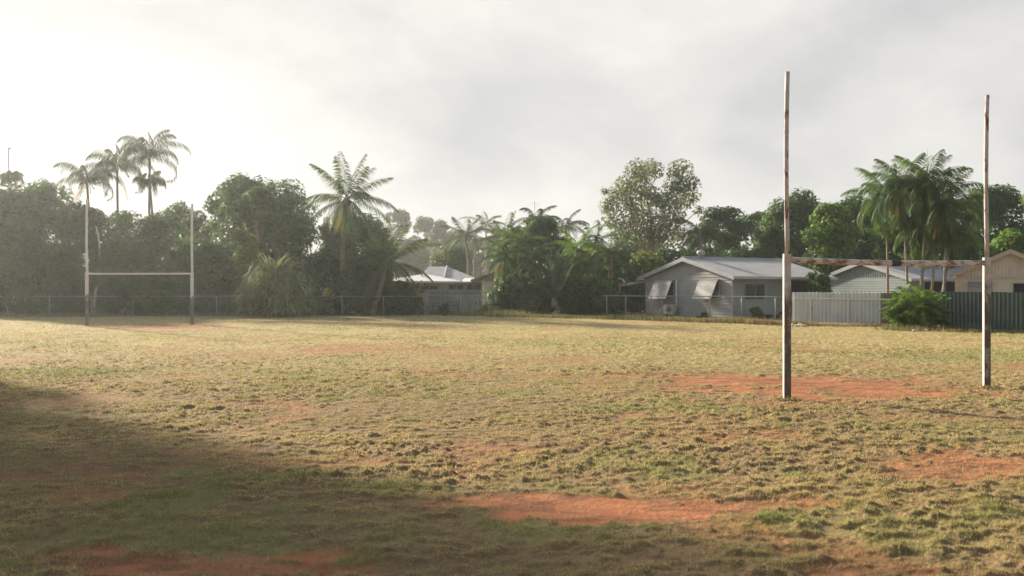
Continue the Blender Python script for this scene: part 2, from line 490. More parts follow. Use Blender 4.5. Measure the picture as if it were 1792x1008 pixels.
def lobed(lobes, n, zmin, fill=.5, hang=0.0):
    c = np.array([l[:3] for l in lobes]); r = np.array([l[3] for l in lobes])
    sq = np.array([l[4] if len(l) > 4 else 1.0 for l in lobes])
    k = rng.choice(len(lobes), n, p=r ** 2 / (r ** 2).sum())
    d = unit(n)
    rad = fill + (1 - fill) * np.sqrt(rng.random(n)); rad += rng.normal(0, .06, n)
    off = d * (r[k] * rad)[:, None]; off[:, 2] *= sq[k]
    P = c[k] + off
    if hang: P[:, 2] -= hang * rng.random(n) ** 2 * (rad > .85)
    ok = P[:, 2] > zmin
    return P[ok], d[ok], k[ok]

def limbs(base, tips, r0, fork, name, mat, parent, jit=.25, n=7):
    mb = MB(); base = Vector(base); fork = Vector(fork)
    m = base.lerp(fork, .5) + Vector((random.uniform(-1, 1), random.uniform(-1, 1), 0)) * jit * .4
    mb.tube([base - Vector((0, 0, .3)), base + Vector((0, 0, .05)), m, fork], [r0 * 1.35, r0 * 1.15, r0 * .9, r0 * .72], n)
    for t in tips:
        t = Vector(t); s = m.lerp(fork, random.uniform(.35, 1.0)); ln = (t - s).length
        p1 = s.lerp(t, .35) + Vector((random.uniform(-1, 1), random.uniform(-1, 1), random.uniform(0, 1))) * jit * ln * .25
        p2 = s.lerp(t, .7) + Vector((random.uniform(-1, 1), random.uniform(-1, 1), random.uniform(0, 1))) * jit * ln * .2
        mb.tube([s, p1, p2, t], [r0 * .5, r0 * .36, r0 * .22, r0 * .07], 5)
    return part(name, mb, mat, parent, smooth=True)

def tree(label, cat, px, Y, top, wpx, mat, n=9000, L=.30, W=.17, low=.12, group=None, name='leafy_tree', lobes=34, lr=(.26, .42),
         bark=None, tr=.16, fill=.5, sq=.85, pxlobes=None, tips=7, hang=0, depth=.8, body=True, normal_up=.35, zmin=.05, vis_trunk=.5):
    reseed(label)
    b = gat(px, Y); H = EYE - (top - HOR) / F * Y - b.z; Rx = wpx / 2 / F * Y
    root = thing(name, label, cat, b, group)
    lob = []
    if pxlobes:
        for q in pxlobes:
            lx, ly, lr_ = q[:3]; c = at(lx, ly, Y + (q[3] if len(q) > 3 else random.uniform(-.5, .5) * Rx * .8))
            lob.append((c.x, c.y, c.z, lr_ / F * Y, sq))
    else:
        zc = b.z + H * (low + 1) / 2; hz = H * (1 - low) / 2
        for k in range(lobes):
            u = unit(1)[0]
            while u[2] < -.75: u = unit(1)[0]
            rr = random.uniform(*lr) * min(Rx, hz * 1.1); f = random.uniform(.80, 1.0)
            fx = max(.1, (Rx - rr)) ; fz = max(.1, hz - rr * sq)
            # shoulders wider than an ellipsoid so that crowns read as broad
            q = np.sign(u) * np.abs(u) ** .8
            lob.append((b.x + q[0] * fx * f, b.y + q[1] * fx * depth * f, zc + q[2] * fz * f, rr, sq))
        zt = max(l[2] + l[3] * sq for l in lob)         # the top lobe reaches the full height
        lob = [(l[0], l[1], b.z + (l[2] - b.z) * (H + .1) / (zt - b.z), l[3], sq) for l in lob]
        if body:
            lob.append((b.x, b.y, zc, min(Rx, hz) * .72, hz / max(Rx, .1) if hz < Rx else 1.0))
    P, d, k = lobed(lob, n, b.z + zmin, fill, hang)
    ctr = np.array((b.x, b.y, b.z + H * .5))
    nor = nrm(d * .7 + nrm(P - ctr) * .35 + unit(len(P)) * .75 + np.array((0, 0, normal_up)))
    lt = rng.random(len(lob))[k]                       # whole clumps differ in hue a little
    tint = np.clip(.55 * rng.random(len(P)) + .45 * lt + rng.normal(0, .06, len(P)), 0, 1)
    nmesh('crown', leaf_quads(P, nor, L, W), 4, mat, root, {'tint': tint})
    idx = random.sample(range(len(lob)), min(tips, len(lob)))
    fork = Vector((b.x + random.uniform(-.2, .2), b.y, b.z + H * vis_trunk))
    limbs(b, [lob[i][:3] for i in idx], tr, fork, 'trunk', bark or BARK, root)
    return root

def frond(out, tint, o, az, el, L, droop, ll, lw, n=26, ld=.25, side=.9, fwd=.55, twist=0, rr=.022, pw=1.2, tb=None, keel=0.0):
    """one feather frond: arched midrib with two rows of narrow leaflets"""
    seg = 12; p = Vector(o); pts = [p.copy()]; dirs = []
    for i in range(seg):
        e = el - droop * ((i + .5) / seg) ** pw
        d = Vector((math.cos(e) * math.cos(az), math.cos(e) * math.sin(az), math.sin(e)))
        dirs.append(d); p = p + d * (L / seg); pts.append(p.copy())
    dirs.append(dirs[-1])
    sv = Vector((-math.sin(az), math.cos(az), 0))
    tt = tb if tb is not None else random.random()
    for i in range(seg):                                # midrib as a narrow two-faced strip
        w0 = rr * (1 - i / seg * .8); w1 = rr * (1 - (i + 1) / seg * .8)
        out.append([pts[i] - sv * w0, pts[i] + sv * w0, pts[i + 1] + sv * w1, pts[i + 1] - sv * w1]); tint.append(min(1, tt * .6 + .4))
        nn = dirs[i].cross(sv)
        out.append([pts[i] - nn * w0, pts[i] + nn * w0, pts[i + 1] + nn * w1, pts[i + 1] - nn * w1]); tint.append(min(1, tt * .6 + .4))
    for j in range(n):
        t = .10 + .90 * (j + .5) / n
        f = t * seg; i = min(seg - 1, int(f)); q = pts[i].lerp(pts[i + 1], f - i); d = dirs[i]
        l = ll * (math.sin(math.pi * (.16 + .80 * t)) ** .7) * random.uniform(.85, 1.1)
        nn = d.cross(sv)
        if nn.z < 0: nn = -nn
        for s in (-1, 1):
            dv = (sv * s * side + d * (fwd + .5 * t * t) + nn * (keel + random.uniform(-.12, .12)) + Vector((0, 0, -ld * random.uniform(.7, 1.3)))).normalized()
            tip = q + dv * l + Vector((0, 0, -ld * l * .55))
            mid = q + dv * l * .42
            wv = d.cross(dv)
            wv = (d * .9 + wv * .5).normalized() * lw / 2
            out.append([q, mid - wv, tip, mid + wv]); tint.append(min(1, max(0, .55 * tt + .45 * random.random())))

def fronds_mesh(name, quads, tint, mat, parent):
    V = np.array([[tuple(v) for v in q] for q in quads]).reshape(-1, 3)
    return nmesh(name, V, 4, mat, parent, {'tint': tint})

def palm(label, base, crown, L, nf=18, el=(-.5, 1.35), droop=(.9, 1.6), ll=.5, lw=.06, n=26, ld=.25, tr=.11, mat=None, group=None,
         bend=.3, dead=0, spear=0, name='palm_tree', cat='palm tree', azs=None, side=.9, fwd=.55, pw=1.2, bark=None, shaft=0, keel=0, nuts=0, elp=1.0):
    """base, crown: world points"""
    reseed(label); base = Vector(base); crown = Vector(crown); mat = mat or L_PALM
    root = thing(name, label, cat, base, group)
    mb = MB(); H = (crown - base).length
    pts = []
    for i in range(9):
        t = i / 8; p = base.lerp(crown, t); p.x += math.sin(t * math.pi) * bend
        pts.append(p)
    pts[0].z -= .25
    mb.tube(pts, [tr * (1.35 - .5 * (i / 8) ** .4) for i in range(9)], 9)
    mb.tube([crown - Vector((0, 0, .35)), crown + Vector((0, 0, .1)), crown + Vector((0, 0, .35))], [tr * .95, tr * 1.15, tr * .3], 8)
    part('trunk', mb, bark or PALM_BARK, root, smooth=True)
    if shaft:
        s = MB(); s.tube([crown - Vector((0, 0, shaft)), crown - Vector((0, 0, shaft * .6)), crown], [tr * 1.05, tr * 1.3, tr * .95], 8)
        part('crownshaft', s, SHAFT, root, smooth=True)
    Q, T = [], []
    for k in range(nf):
        az = azs[k % len(azs)] + random.uniform(-.2, .2) if azs else k * 2.39996 + random.uniform(-.25, .25)
        t = ((k + .5) / nf) ** elp; e = el[1] * (1 - t) + el[0] * t + random.uniform(-.2, .2)
        dr = droop[0] * (1 - t) + droop[1] * t
        frond(Q, T, crown + Vector((0, 0, .12)), az, e, L * random.uniform(.85, 1.1) * (.8 + .2 * min(1, t * 3)), dr * random.uniform(.85, 1.15), ll, lw, n, ld, side, fwd, pw=pw, keel=keel)
    for k in range(spear):
        az = random.uniform(0, 6.28); p = crown + Vector((0, 0, .3)); tp = p + Vector((random.uniform(-.12, .12), 0, L * .55))
        Q.append([p + Vector((-.02, 0, 0)), p + Vector((.02, 0, 0)), tp + Vector((.004, 0, 0)), tp + Vector((-.004, 0, 0))]); T.append(.4)
    fronds_mesh('crown', Q, T, mat, root)
    for k in range(dead):
        Q, T = [], []
        az = random.choice((2.6, 3.3, 3.9, 4.6, 5.6)) + random.uniform(-.3, .3)
        frond(Q, T, crown - Vector((0, 0, .15)), az, -.55, L * random.uniform(.55, .75), .95, ll * .8, lw * 1.4, 18, .8, .4, .6, tb=random.random())
        fronds_mesh('dead_frond', Q, T, L_DEAD, root)
    if nuts:
        for k in range(nuts):
            mb = MB()
            a = random.uniform(0, 6.28); c = crown + Vector((math.cos(a) * .25, math.sin(a) * .25, -.15 - random.random() * .25))
            mb.tube([c + Vector((0, 0, .13)), c + Vector((0, 0, .05)), c - Vector((0, 0, .06)), c - Vector((0, 0, .13))], [.02, .1, .1, .02], 7)
            part('coconut', mb, NUT, root, smooth=True)
    return root

SHAFT = pmat('green_crownshaft', (.10, .14, .06), (.17, .20, .09), 4, .5, .3)
NUT = pmat('coconut_husk', (.16, .13, .03), (.25, .17, .05), 6, .6, .3)

def frond_bush(label, px, Y, wpx, hpx, heads, L, mat, nf=7, ll=.32, lw=.05, group=None, name='palm_bush', cat='bush', el=(.3, 1.45), droop=(.6, 1.6), zs=.55, n=16, ld=.25):
    reseed(label); b = gat(px, Y); Rw = wpx / 2 / F * Y; H = hpx / F * Y
    root = thing(name, label, cat, b, group)
    Q, T = [], []; st = MB()
    for h in range(heads):
        a = random.uniform(0, 6.28); r = math.sqrt(random.random()) * Rw * .62
        hz = random.uniform(0, zs) * H * (1 - .5 * r / Rw)
        o = b + Vector((math.cos(a) * r, math.sin(a) * r * .8, hz))
        st.tube([b + Vector((math.cos(a) * r * .7, math.sin(a) * r * .6, -.2)), o], [.035, .025], 5)
        for k in range(nf):
            t = k / max(1, nf - 1)
            frond(Q, T, o, a + random.uniform(-1.6, 1.6) if r > Rw * .2 else random.uniform(0, 6.28), el[1] * (1 - t) + el[0] * t + random.uniform(-.2, .2),
                  L * random.uniform(.7, 1.15), random.uniform(*droop), ll, lw, n, ld, rr=.014)
    fronds_mesh('foliage', Q, T, mat, root)
    part('stem', st, BARK, root)
    return root

def strap_bush(label, px, Y, wpx, hpx, mat, heads=90, per=20, L=(1.2, 2.2)):
    b = gat(px, Y); Rw = wpx / 2 / F * Y; H = hpx / F * Y
    root = thing('strap_leaf_bush', label, 'bush', b)
    quads, T = [], []; st = MB()
    for h in range(heads):
        u = unit(1)[0]; u[2] = abs(u[2])
        f = random.uniform(.45, .78)
        o = b + Vector((u[0] * Rw * f, u[1] * Rw * f * .9, u[2] * H * f * .95 + .1))
        if h % 5 == 0: st.tube([b + Vector((u[0] * Rw * .3, u[1] * Rw * .3, -.2)), o], [.06, .035], 5)
        for k in range(per):
            az = math.atan2(u[1], u[0]) + random.gauss(0, 1.0); el = random.uniform(.35, 1.45)
            l = random.uniform(*L) * .9; w = random.uniform(.035, .075); p = o.copy(); tt = random.random()
            sv = Vector((-math.sin(az), math.cos(az), 0)); dr = random.uniform(1.2, 2.6)
            for s in range(4):
                e = el - dr * ((s + .5) / 4) ** 1.5
                d = Vector((math.cos(e) * math.cos(az), math.cos(e) * math.sin(az), math.sin(e)))
                q = p + d * l / 4; w0 = w * (1 - (s / 4) ** 2 * .9); w1 = w * (1 - ((s + 1) / 4) ** 2 * .95)
                quads.append([p - sv * w0, p + sv * w0, q + sv * w1, q - sv * w1]); T.append(tt); p = q
    fronds_mesh('foliage', quads, T, mat, root); part('stem', st, BARK, root)
    return root

def shrub(label, px, Y, top, wpx, mat, n=2500, L=.24, W=.13, group=None, lobes=14, cat='shrub', low=-.15, bark=None, name='shrub', **k):
    return tree(label, cat, px, Y, top, wpx, mat, n=n, L=L, W=W, low=low, group=group, lobes=lobes, name=name, tr=.05, tips=5, lr=(.3, .5), bark=bark, **k)

# ------------------------------------------------------------------ left side, front to back
FB = 66.5    # the back fence line
tree('big dark dense tree filling the left edge of the photo', 'tree', 5, 70, 312, 190, L_DEEP, 15000, .34, .18, low=.02, lobes=46)
tree('rounded dark tree between the left edge and the three arching palms', 'tree', 82, 73, 314, 130, L_MANGO, 11000, .32, .18, low=.05)
tree('dark tree directly behind the white left upright of the far goal', 'tree', 140, 74, 352, 120, L_DEEP, 10000, .32, .18, low=.0)
shrub('low dark thicket along the fence at the left edge', 20, 68.2, 440, 150, L_DEEP, 5000, .28, .15)
shrub('low dark thicket beside the leaning pale stem left of the far goal', 105, 68.2, 452, 110, L_DEEP, 4200, .28, .15)
tree('broad mid green tree behind the crossbar of the far goal', 'tree', 210, 74, 366, 120, L_MID, 9000, .30, .17, low=.02)
tree('light topped tree just right of the tallest arching palm', 'tree', 285, 76, 368, 110, L_MID, 8000, .30, .17, low=.05)
tree('small dark round tree peeking over the far goal, behind the others', 'tree', 312, 92, 352, 75, L_MANGO, 4500, .34, .19, low=.3)
tree('dense dark tree behind the right upright of the far goal', 'tree', 345, 69.5, 418, 130, L_MANGO, 11000, .29, .16, low=-.05)
shrub('dark shrub under the crossbar of the far goal', 255, 68.3, 462, 150, L_DEEP, 5000, .27, .15)
shrub('small leafy shrub at the fence foot behind the far goal', 300, 67.2, 505, 60, L_MID, 1400, .22, .12)
tree('huge spreading dark mango tree left of the tall coconut palm', 'tree', 458, 80, 306, 222, L_MANGO, 22000, .36, .20, low=-.02, lobes=60, lr=(.2, .34), tr=.3)
tree('dark tree at the left shoulder of the huge mango tree', 'tree', 392, 83, 324, 96, L_MANGO, 9000, .34, .19, low=.0, lobes=36)
tree('mid green tree just right of the far goal right upright, behind', 'tree', 338, 86, 368, 80, L_MID, 6000, .34, .19, low=.0)
tree('tall thin fan leaved tree with bare double stem before the mango tree', 'tree', 448, 72, 328, 84, L_MID, 2600, .42, .30, low=.50, lobes=16, tr=.13, body=False, bark=PALM_BARK, vis_trunk=.75, tips=9)
tree('yellow green broad leaved tree above the strap leaf bush', 'tree', 420, 70, 402, 82, L_YEL, 2600, .42, .22, low=.02, lobes=14, fill=.35)
strap_bush('big mound of long drooping strap leaves by the back fence', 481, 64.4, 128, 112, L_STRAP)
tree('dark tree behind the crown of the tall coconut palm', 'tree', 625, 82, 368, 150, L_MANGO, 13000, .34, .19, low=-.02, lobes=40)
tree('deep green thicket tree behind the trunk of the tall coconut palm', 'tree', 575, 71, 430, 130, L_DEEP, 9500, .29, .16, low=-.08)
tree('dark thicket tree between the two coconut palms', 'tree', 648, 70, 440, 100, L_DEEP, 8000, .29, .16, low=-.08)
shrub('dark shrub at the foot of the short coconut palm', 702, 68, 492, 72, L_DEEP, 3400, .25, .14)
shrub('spindly shrub with yellow flowers behind the fence', 570, 67.3, 505, 46, L_YEL, 500, .24, .15, lobes=8, fill=.2, body=False)

def royal(label, px, py, Y, bpx, L, nf, grp=None, **k):
    b = gat(bpx, Y); c = at(px, py, Y)
    return palm(label, b, c, L * 1.2, nf + 3, el=(.25, 1.5), droop=(1.7, 3.3), ll=.62, lw=.05, n=40, ld=.80, tr=.10, mat=L_ROYAL, group=grp, side=.55, fwd=.45, pw=1.7, spear=1, **k)
royal('tallest arching palm with a long bare trunk rising over the far goal', 262, 278, 76, 253, 3.1, 15, bend=.1, shaft=.8)
royal('middle arching palm leaning among the three over the far goal', 205, 300, 77, 214, 3.2, 15, bend=-.1, dead=1)
royal('shortest and leftmost of the three arching palms over the far goal', 152, 322, 76, 160, 2.9, 14, bend=.15, dead=1)
royal('small young palm crown showing under the tallest arching palm', 262, 322, 79, 262, 1.5, 9)
royal('distant palm tuft standing above the big tree at the left edge', 18, 314, 84, 18, 1.1, 10)
palm('broad upright palm of stiff fronds behind the far goal left upright', gat(172, 68.6), gat(176, 68.6) + Vector((0, 0, 1.2)), 4.2, 16, el=(.55, 1.45), droop=(.3, .9), ll=.5, lw=.07, n=26, ld=.3, tr=.2, mat=L_PALM)
palm('low feather palm with bent fronds at the fence inside the far goal', gat(222, 68), gat(226, 68) + Vector((0, 0, .9)), 2.8, 13, el=(.2, 1.4), droop=(.8, 1.6), ll=.45, lw=.06, n=22, ld=.3, tr=.16, mat=L_PALM, dead=2)
palm('tall coconut palm with a slim curved trunk left of the houses', hit(599, 551) + Vector((0, 1.2, 0)), at(607, 350, 68.6), 3.75, 27, el=(-1.25, 1.5), droop=(.55, 1.25), ll=.85, lw=.06, n=42, ld=.60, tr=.17, mat=L_COCO, bend=-.25, dead=1, nuts=7, side=.8, fwd=.7, pw=1.5, elp=.95)
palm('short coconut palm with a leaning trunk beside the tall one', gat(650, 67.4), at(676, 462, 67.8), 3.9, 21, el=(-.75, 1.4), droop=(.5, 1.1), ll=.95, lw=.08, n=36, ld=.40, tr=.18, mat=L_COCO, bend=.1, nuts=4, side=.8, fwd=.7, pw=1.4)

def stem(label, pts, r, name='bare_stem', mat=None, group=None):
    mb = MB(); mb.tube(pts, r, 7)
    o = part(name, mb, mat or PALE_BARK, None, smooth=True); o.location = (0, 0, 0)
    return tag(o, label, 'stem', group)
stem('leaning pale stem before the dark thicket at the left edge', [hit(30, 550) + Vector((0, .5, 0)), at(26, 530, 67), at(20, 512, 67), at(8, 500, 67)], [.10, .09, .07, .04])
stem('pale forked stem beside the left upright of the far goal', [gat(164, 67.2) - Vector((0, 0, .1)), at(165, 528, 67.2), at(168, 505, 67.3), at(178, 495, 67.4)], [.12, .1, .08, .04])
stem('thin pale stem arching inside the far goal left corner', [at(175, 455, 69), at(174, 430, 69), at(171, 408, 69), at(168, 396, 69.2)], [.05, .07, .07, .04])

# ------------------------------------------------------------------ the hazy middle distance
G_FAR = 'hazy trees far behind the pale roofed house'
for px, Y, top, w, lab in ((700, 135, 366, 72, 'tall hazy tree far behind the crown of the short coconut palm'),
                           (742, 150, 378, 60, 'hazy round tree left of centre above the pale roofed house'),
                           (775, 140, 384, 62, 'hazy bushy tree above the ridge of the pale roofed house'),
                           (722, 118, 420, 90, 'lower hazy tree just right of the short coconut palm'),
                           (808, 128, 404, 58, 'pale hazy tree left of the distant arching palm'),
                           (842, 122, 416, 60, 'hazy tree under the distant arching palm'),
                           (872, 118, 398, 62, 'hazy tree touching the left side of the jungle clump')):
    tree(lab, 'tree', px, Y * 1.75, top, w, L_HAZE, 5200, .75, .42, low=.05, group=G_FAR, lobes=24)
tree('round green tree with a sunlit left edge behind the pale roof', 'tree', 792, 114, 426, 92, L_MID, 7000, .36, .20, low=.02)
palm('distant arching palm above the pale roofed house', gat(846, 150), at(850, 396, 150), 4.2, 13, el=(-.2, 1.3), droop=(1.2, 1.9), ll=.8, lw=.10, n=24, ld=.5, tr=.14, mat=L_ROYAL)
palm('distant coconut palm with a thin trunk beside the round green tree', gat(815, 106), at(814, 412, 106), 3.4, 14, el=(-.6, 1.3), droop=(.6, 1.2), ll=.8, lw=.10, n=24, ld=.45, tr=.14, mat=L_COCO)
palm('distant palm with upswept fronds left of the jungle clump', gat(884, 104), at(886, 418, 104), 3.4, 13, el=(-.1, 1.4), droop=(.6, 1.3), ll=.8, lw=.10, n=24, ld=.45, tr=.14, mat=L_COCO)
stem('thin bare pole like trunk behind the pale roof', [gat(829, 100) - Vector((0, 0, .2)), at(829, 454, 100)], [.09, .06])

# ------------------------------------------------------------------ the jungle clump in the middle
tree('dense green tree at the left end of the jungle clump', 'tree', 902, 71, 398, 84, L_MID, 8500, .29, .16, low=-.03)
tree('tall dark tree in the middle of the jungle clump', 'tree', 948, 76, 376, 110, L_DEEP, 11000, .30, .17, low=-.02)
tree('dark tree behind the golden fronds of the jungle clump', 'tree', 1010, 78, 412, 120, L_DEEP, 9000, .30, .17, low=-.02)
tree('mid green tree at the right end of the jungle clump', 'tree', 1068, 73, 432, 90, L_MID, 7000, .29, .16, low=-.02)
shrub('leafy dark shrub at the left foot of the jungle clump', 893, 66.8, 478, 62, L_DEEP, 3200, .25, .14)
shrub('leafy shrub left of the stiff upright palm', 930, 66.4, 490, 64, L_MID, 3000, .25, .14)
shrub('leafy shrub right of the stiff upright palm', 1005, 66.2, 488, 70, L_DEEP, 3600, .25, .14)
shrub('leafy shrub under the carport end of the jungle clump', 1050, 66.6, 492, 72, L_MID, 3600, .25, .14)
for px, py, Y, L_, m_, lab in ((884, 452, 68.6, 2.3, L_PALM, 'cane palm at the far left of the jungle clump beside the cream wall'), (912, 425, 69, 2.5, L_MID, 'light green cane palm over the left half of the jungle clump'),
                               (934, 462, 67.6, 2.3, L_PALM, 'cane palm just left of the stiff upright palm in the jungle clump'), (1000, 478, 67.4, 2.2, L_MID, 'cane palm just right of the stiff upright palm in the jungle clump')):
    palm(lab, gat(px + 2, Y), at(px, py, Y), L_, 17, el=(-.7, 1.4), droop=(1.0, 1.9), ll=.55, lw=.06, n=28, ld=.5, tr=.08, mat=m_, group='cane palms of the jungle clump', dead=2, bend=.1)
palm('arching palm rising above the dark middle of the jungle clump', gat(938, 80), at(938, 388, 80), 2.5, 8, el=(.1, 1.3), droop=(1.4, 2.4), ll=.5, lw=.06, n=28, ld=.6, tr=.12, mat=L_ROYAL)
palm('hazy palm crown standing behind the jungle clump', gat(990, 98), at(990, 398, 98), 2.7, 13, el=(-.2, 1.35), droop=(1.2, 2.0), ll=.7, lw=.09, n=24, ld=.5, tr=.14, mat=L_ROYAL)
palm('stiff upright palm with spear straight fronds in the jungle clump', gat(968, 65.9), gat(970, 65.9) + Vector((0, 0, .9)), 3.9, 19, el=(.35, 1.48), droop=(.1, .5), ll=.42, lw=.07, n=40, ld=.08, tr=.2, mat=L_CYCAD, keel=.35)
G_CANE = 'golden cane palms at the right of the jungle clump'
for px, py, Y, L_, lab in ((1010, 440, 68.5, 2.7, 'golden cane palm with a yellow tinged crown in the jungle clump'), (1042, 425, 70, 2.9, 'tallest golden cane palm of the jungle clump'),
                           (1070, 448, 69, 2.6, 'golden cane palm nearest the carport, above the others there'), (1030, 470, 67.5, 2.3, 'lower golden cane palm before the taller ones')):
    palm(lab, gat(px - 3, Y), at(px, py, Y), L_, 15, el=(-.6, 1.35), droop=(1.0, 1.8), ll=.55, lw=.06, n=28, ld=.45, tr=.09, mat=L_BRIGHT if px == 1010 else L_PALM, group=G_CANE, dead=1, bend=.1)

# ------------------------------------------------------------------ behind the houses
tree('tall airy gum tree with pale limbs above the grey house', 'gum tree', 1140, 88, 268, 170, L_GUM, 8800, .36, .17, name='gum_tree', bark=PALE_BARK, tr=.24, tips=26, fill=.15, vis_trunk=.38,
     pxlobes=[(1115, 300, 26), (1140, 296, 24), (1095, 325, 24), (1078, 342, 22), (1066, 362, 20), (1120, 330, 28), (1140, 345, 24), (1100, 358, 26), (1075, 388, 22), (1122, 372, 26),
              (1190, 298, 24), (1205, 322, 22), (1180, 326, 24), (1170, 352, 24), (1195, 350, 22), (1215, 345, 14), (1155, 385, 24), (1180, 382, 22), (1105, 395, 26), (1130, 408, 28),
              (1158, 352, 15), (1085, 412, 22), (1160, 412, 26), (1112, 430, 28), (1190, 412, 22), (1222, 368, 10), (1058, 335, 9), (1140, 440, 30), (1090, 440, 26)])
tree('dark green tree right of the gum tree, with layered flat boughs', 'tree', 1262, 96, 362, 110, L_DEEP, 9000, .34, .19, low=.05, sq=.45, lobes=40)
tree('low round tree filling the gap right of the gum tree', 'tree', 1232, 102, 388, 80, L_MANGO, 5500, .34, .19, low=.05)
tree('hazy layered tree between the gum tree and the near goal left upright', 'tree', 1318, 104, 372, 100, L_MANGO, 7000, .36, .20, low=.05, sq=.5, lobes=36)
palm('drooping grey green palm just behind the roof vent of the grey house', gat(1222, 84), at(1225, 410, 84), 3.0, 14, el=(-.5, 1.0), droop=(1.0, 1.9), ll=.7, lw=.07, n=28, ld=.6, tr=.13, mat=L_ROYAL)
tree('deep green tree under the gum tree behind the gable of the grey house', 'tree', 1185, 80, 428, 100, L_DEEP, 7000, .31, .17, low=.0)
tree('mid green tree with yellow sprays behind the carport', 'tree', 1130, 77, 440, 90, L_YEL, 5200, .32, .18, low=.0)
tree('low dark tree behind the roof of the grey house', 'tree', 1290, 86, 432, 130, L_DEEP, 7500, .32, .18, low=.0)
tree('round topped dark tree behind the left upright of the near goal', 'tree', 1400, 88, 332, 165, L_MANGO, 18000, .34, .19, low=.0, lobes=64, lr=(.22, .36))
tree('climbing pale green tree left of the left upright of the near goal', 'tree', 1345, 82, 392, 70, L_MID, 6000, .30, .16, low=.0, hang=.5)
tree('bright green tree with big leaf clumps between the near goal uprights', 'tree', 1452, 74, 356, 112, L_BRIGHT, 7600, .36, .20, low=.05, lobes=30)
tree('dark tree behind the bright clumps beside the palm cluster', 'tree', 1500, 80, 340, 110, L_MANGO, 9000, .32, .18, low=.02)
tree('dark tree filling the gap behind the palm cluster', 'tree', 1590, 74, 385, 150, L_DEEP, 10500, .31, .17, low=.0)
tree('small bright vine covered tree between the grey house and the blue shed', 'tree', 1432, 62, 448, 46, L_MID, 3800, .22, .12, low=.0, hang=.3)
tree('big round dark tree behind the right upright of the near goal', 'tree', 1735, 84, 324, 160, L_MANGO, 15000, .34, .19, low=.0, lobes=54, lr=(.2, .34))
tree('dense tree behind the cream house, left of the right upright', 'tree', 1680, 78, 392, 100, L_DEEP, 8000, .31, .17, low=.0)
tree('bright leaved tree above the cream house at the right edge', 'tree', 1775, 70, 398, 110, L_BRIGHT, 7500, .30, .17, low=.0)
tree('tree at the right edge with one twig reaching into the sky', 'tree', 1852, 66, 282, 125, L_MID, 7500, .32, .18, low=.3)

G_PC = 'slim palms clustered behind the near goal'
def carp(label, bpx, bpy, px, py, L_, nf, dead, spear=0):
    b = hit(bpx, bpy)
    c = at(px, py, b.y)
    return palm(label, b, c, L_ * 1.25, nf + 9, el=(-1.45, 1.48), droop=(.8, 2.3), ll=.60, lw=.048, n=36, ld=.55, tr=.066, mat=L_MID if bpx in (1553, 1606, 1613) else L_PALM, group=G_PC, side=.62, fwd=.5, dead=dead, spear=spear, bend=.05, elp=.8, pw=1.5)
carp('leftmost slim palm of the cluster, its trunk standing before the pale fence', 1553, 569, 1550, 345, 2.05, 22, 3, 1)
carp('slim palm behind the left side of the palm bush, yellow dead fronds hanging', 1590, 571, 1578, 330, 2.05, 22, 3)
carp('middle palm of the cluster rising straight out of the palm bush', 1606, 572, 1622, 322, 2.15, 24, 1, 1)
carp('slim palm just right of the middle one in the cluster', 1625, 572, 1640, 352, 2.1, 22, 1)
carp('rightmost slim palm of the cluster, its trunk standing before the dark fence', 1649, 573, 1655, 362, 2.1, 22, 2)
carp('low palm of the cluster with its crown just over the crossbar', 1613, 570, 1612, 400, 2.0, 20, 1)
carp('lowest palm of the cluster half hidden behind the right of the palm bush', 1636, 571, 1668, 408, 1.8, 16, 1)
frond_bush('sunlit feathery palm bush growing at the foot of the palm cluster', 1603, 48.6, 84, 86, 30, 1.2, L_BRIGHT, nf=8, ll=.36, lw=.065, zs=.8, el=(.1, 1.5), droop=(.8, 1.9))
shrub('dead brown twiggy shrub in weeds by the dark window', 1322, 59.6, 538, 34, L_DEEP, 700, .16, .08, lobes=8, fill=.2)
shrub('green shrub at the wall under the dark window', 1345, 60.2, 546, 50, L_DEEP, 900, .18, .09, lobes=8)
shrub('small round shrub at the foot of the grey gable', 1230, 60.6, 549, 28, L_DEEP, 500, .16, .08, lobes=6)
shrub('low green shrub at the post of the pipe gate', 778, 66.4, 531, 24, L_MID, 500, .18, .09, lobes=6)
shrub('low green shrub below the cream wall corner', 842, 66.0, 533, 30, L_MID, 600, .18, .09, lobes=6)
shrub('low green shrub between the cream wall and the jungle clump', 868, 65.6, 538, 28, L_MID, 500, .18, .09, lobes=6)

# the tangle of low growth along the fences and under the trees
def undergrowth(runs):
    Ps, Ts, Ns = [], [], []
    for px0, Y0, px1, Y1, hmin, hmax, n in runs:
        a, b = gat(px0, Y0), gat(px1, Y1); t = rng.random(n)
        x = a.x + (b.x - a.x) * t + rng.normal(0, .5, n); y = a.y + (b.y - a.y) * t + rng.normal(0, .6, n)
        s = t * (b - a).length
        hh = hmin + (hmax - hmin) * fbm(s / 1.6 + px0, s * 0 + 2.2, 41, 3) ** 1.3 * 1.5
        z = gz(x, y) + hh * rng.random(n) ** .8
        Ps.append(np.stack([x, y, z], 1)); Ts.append(np.clip(rng.random(n) * .6 + .4 * fbm(s / .8, s * 0, 43, 2), 0, 1))
    P = np.concatenate(Ps); T = np.concatenate(Ts)
    nor = nrm(unit(len(P)) + np.array((-.2, -.5, .4)))
    tag(nmesh('undergrowth', leaf_quads(P, nor, .30, .16), 4, L_DEEP, None, {'tint': T}), 'dark tangled undergrowth along the back fences and under the trees', None, None, 'stuff')
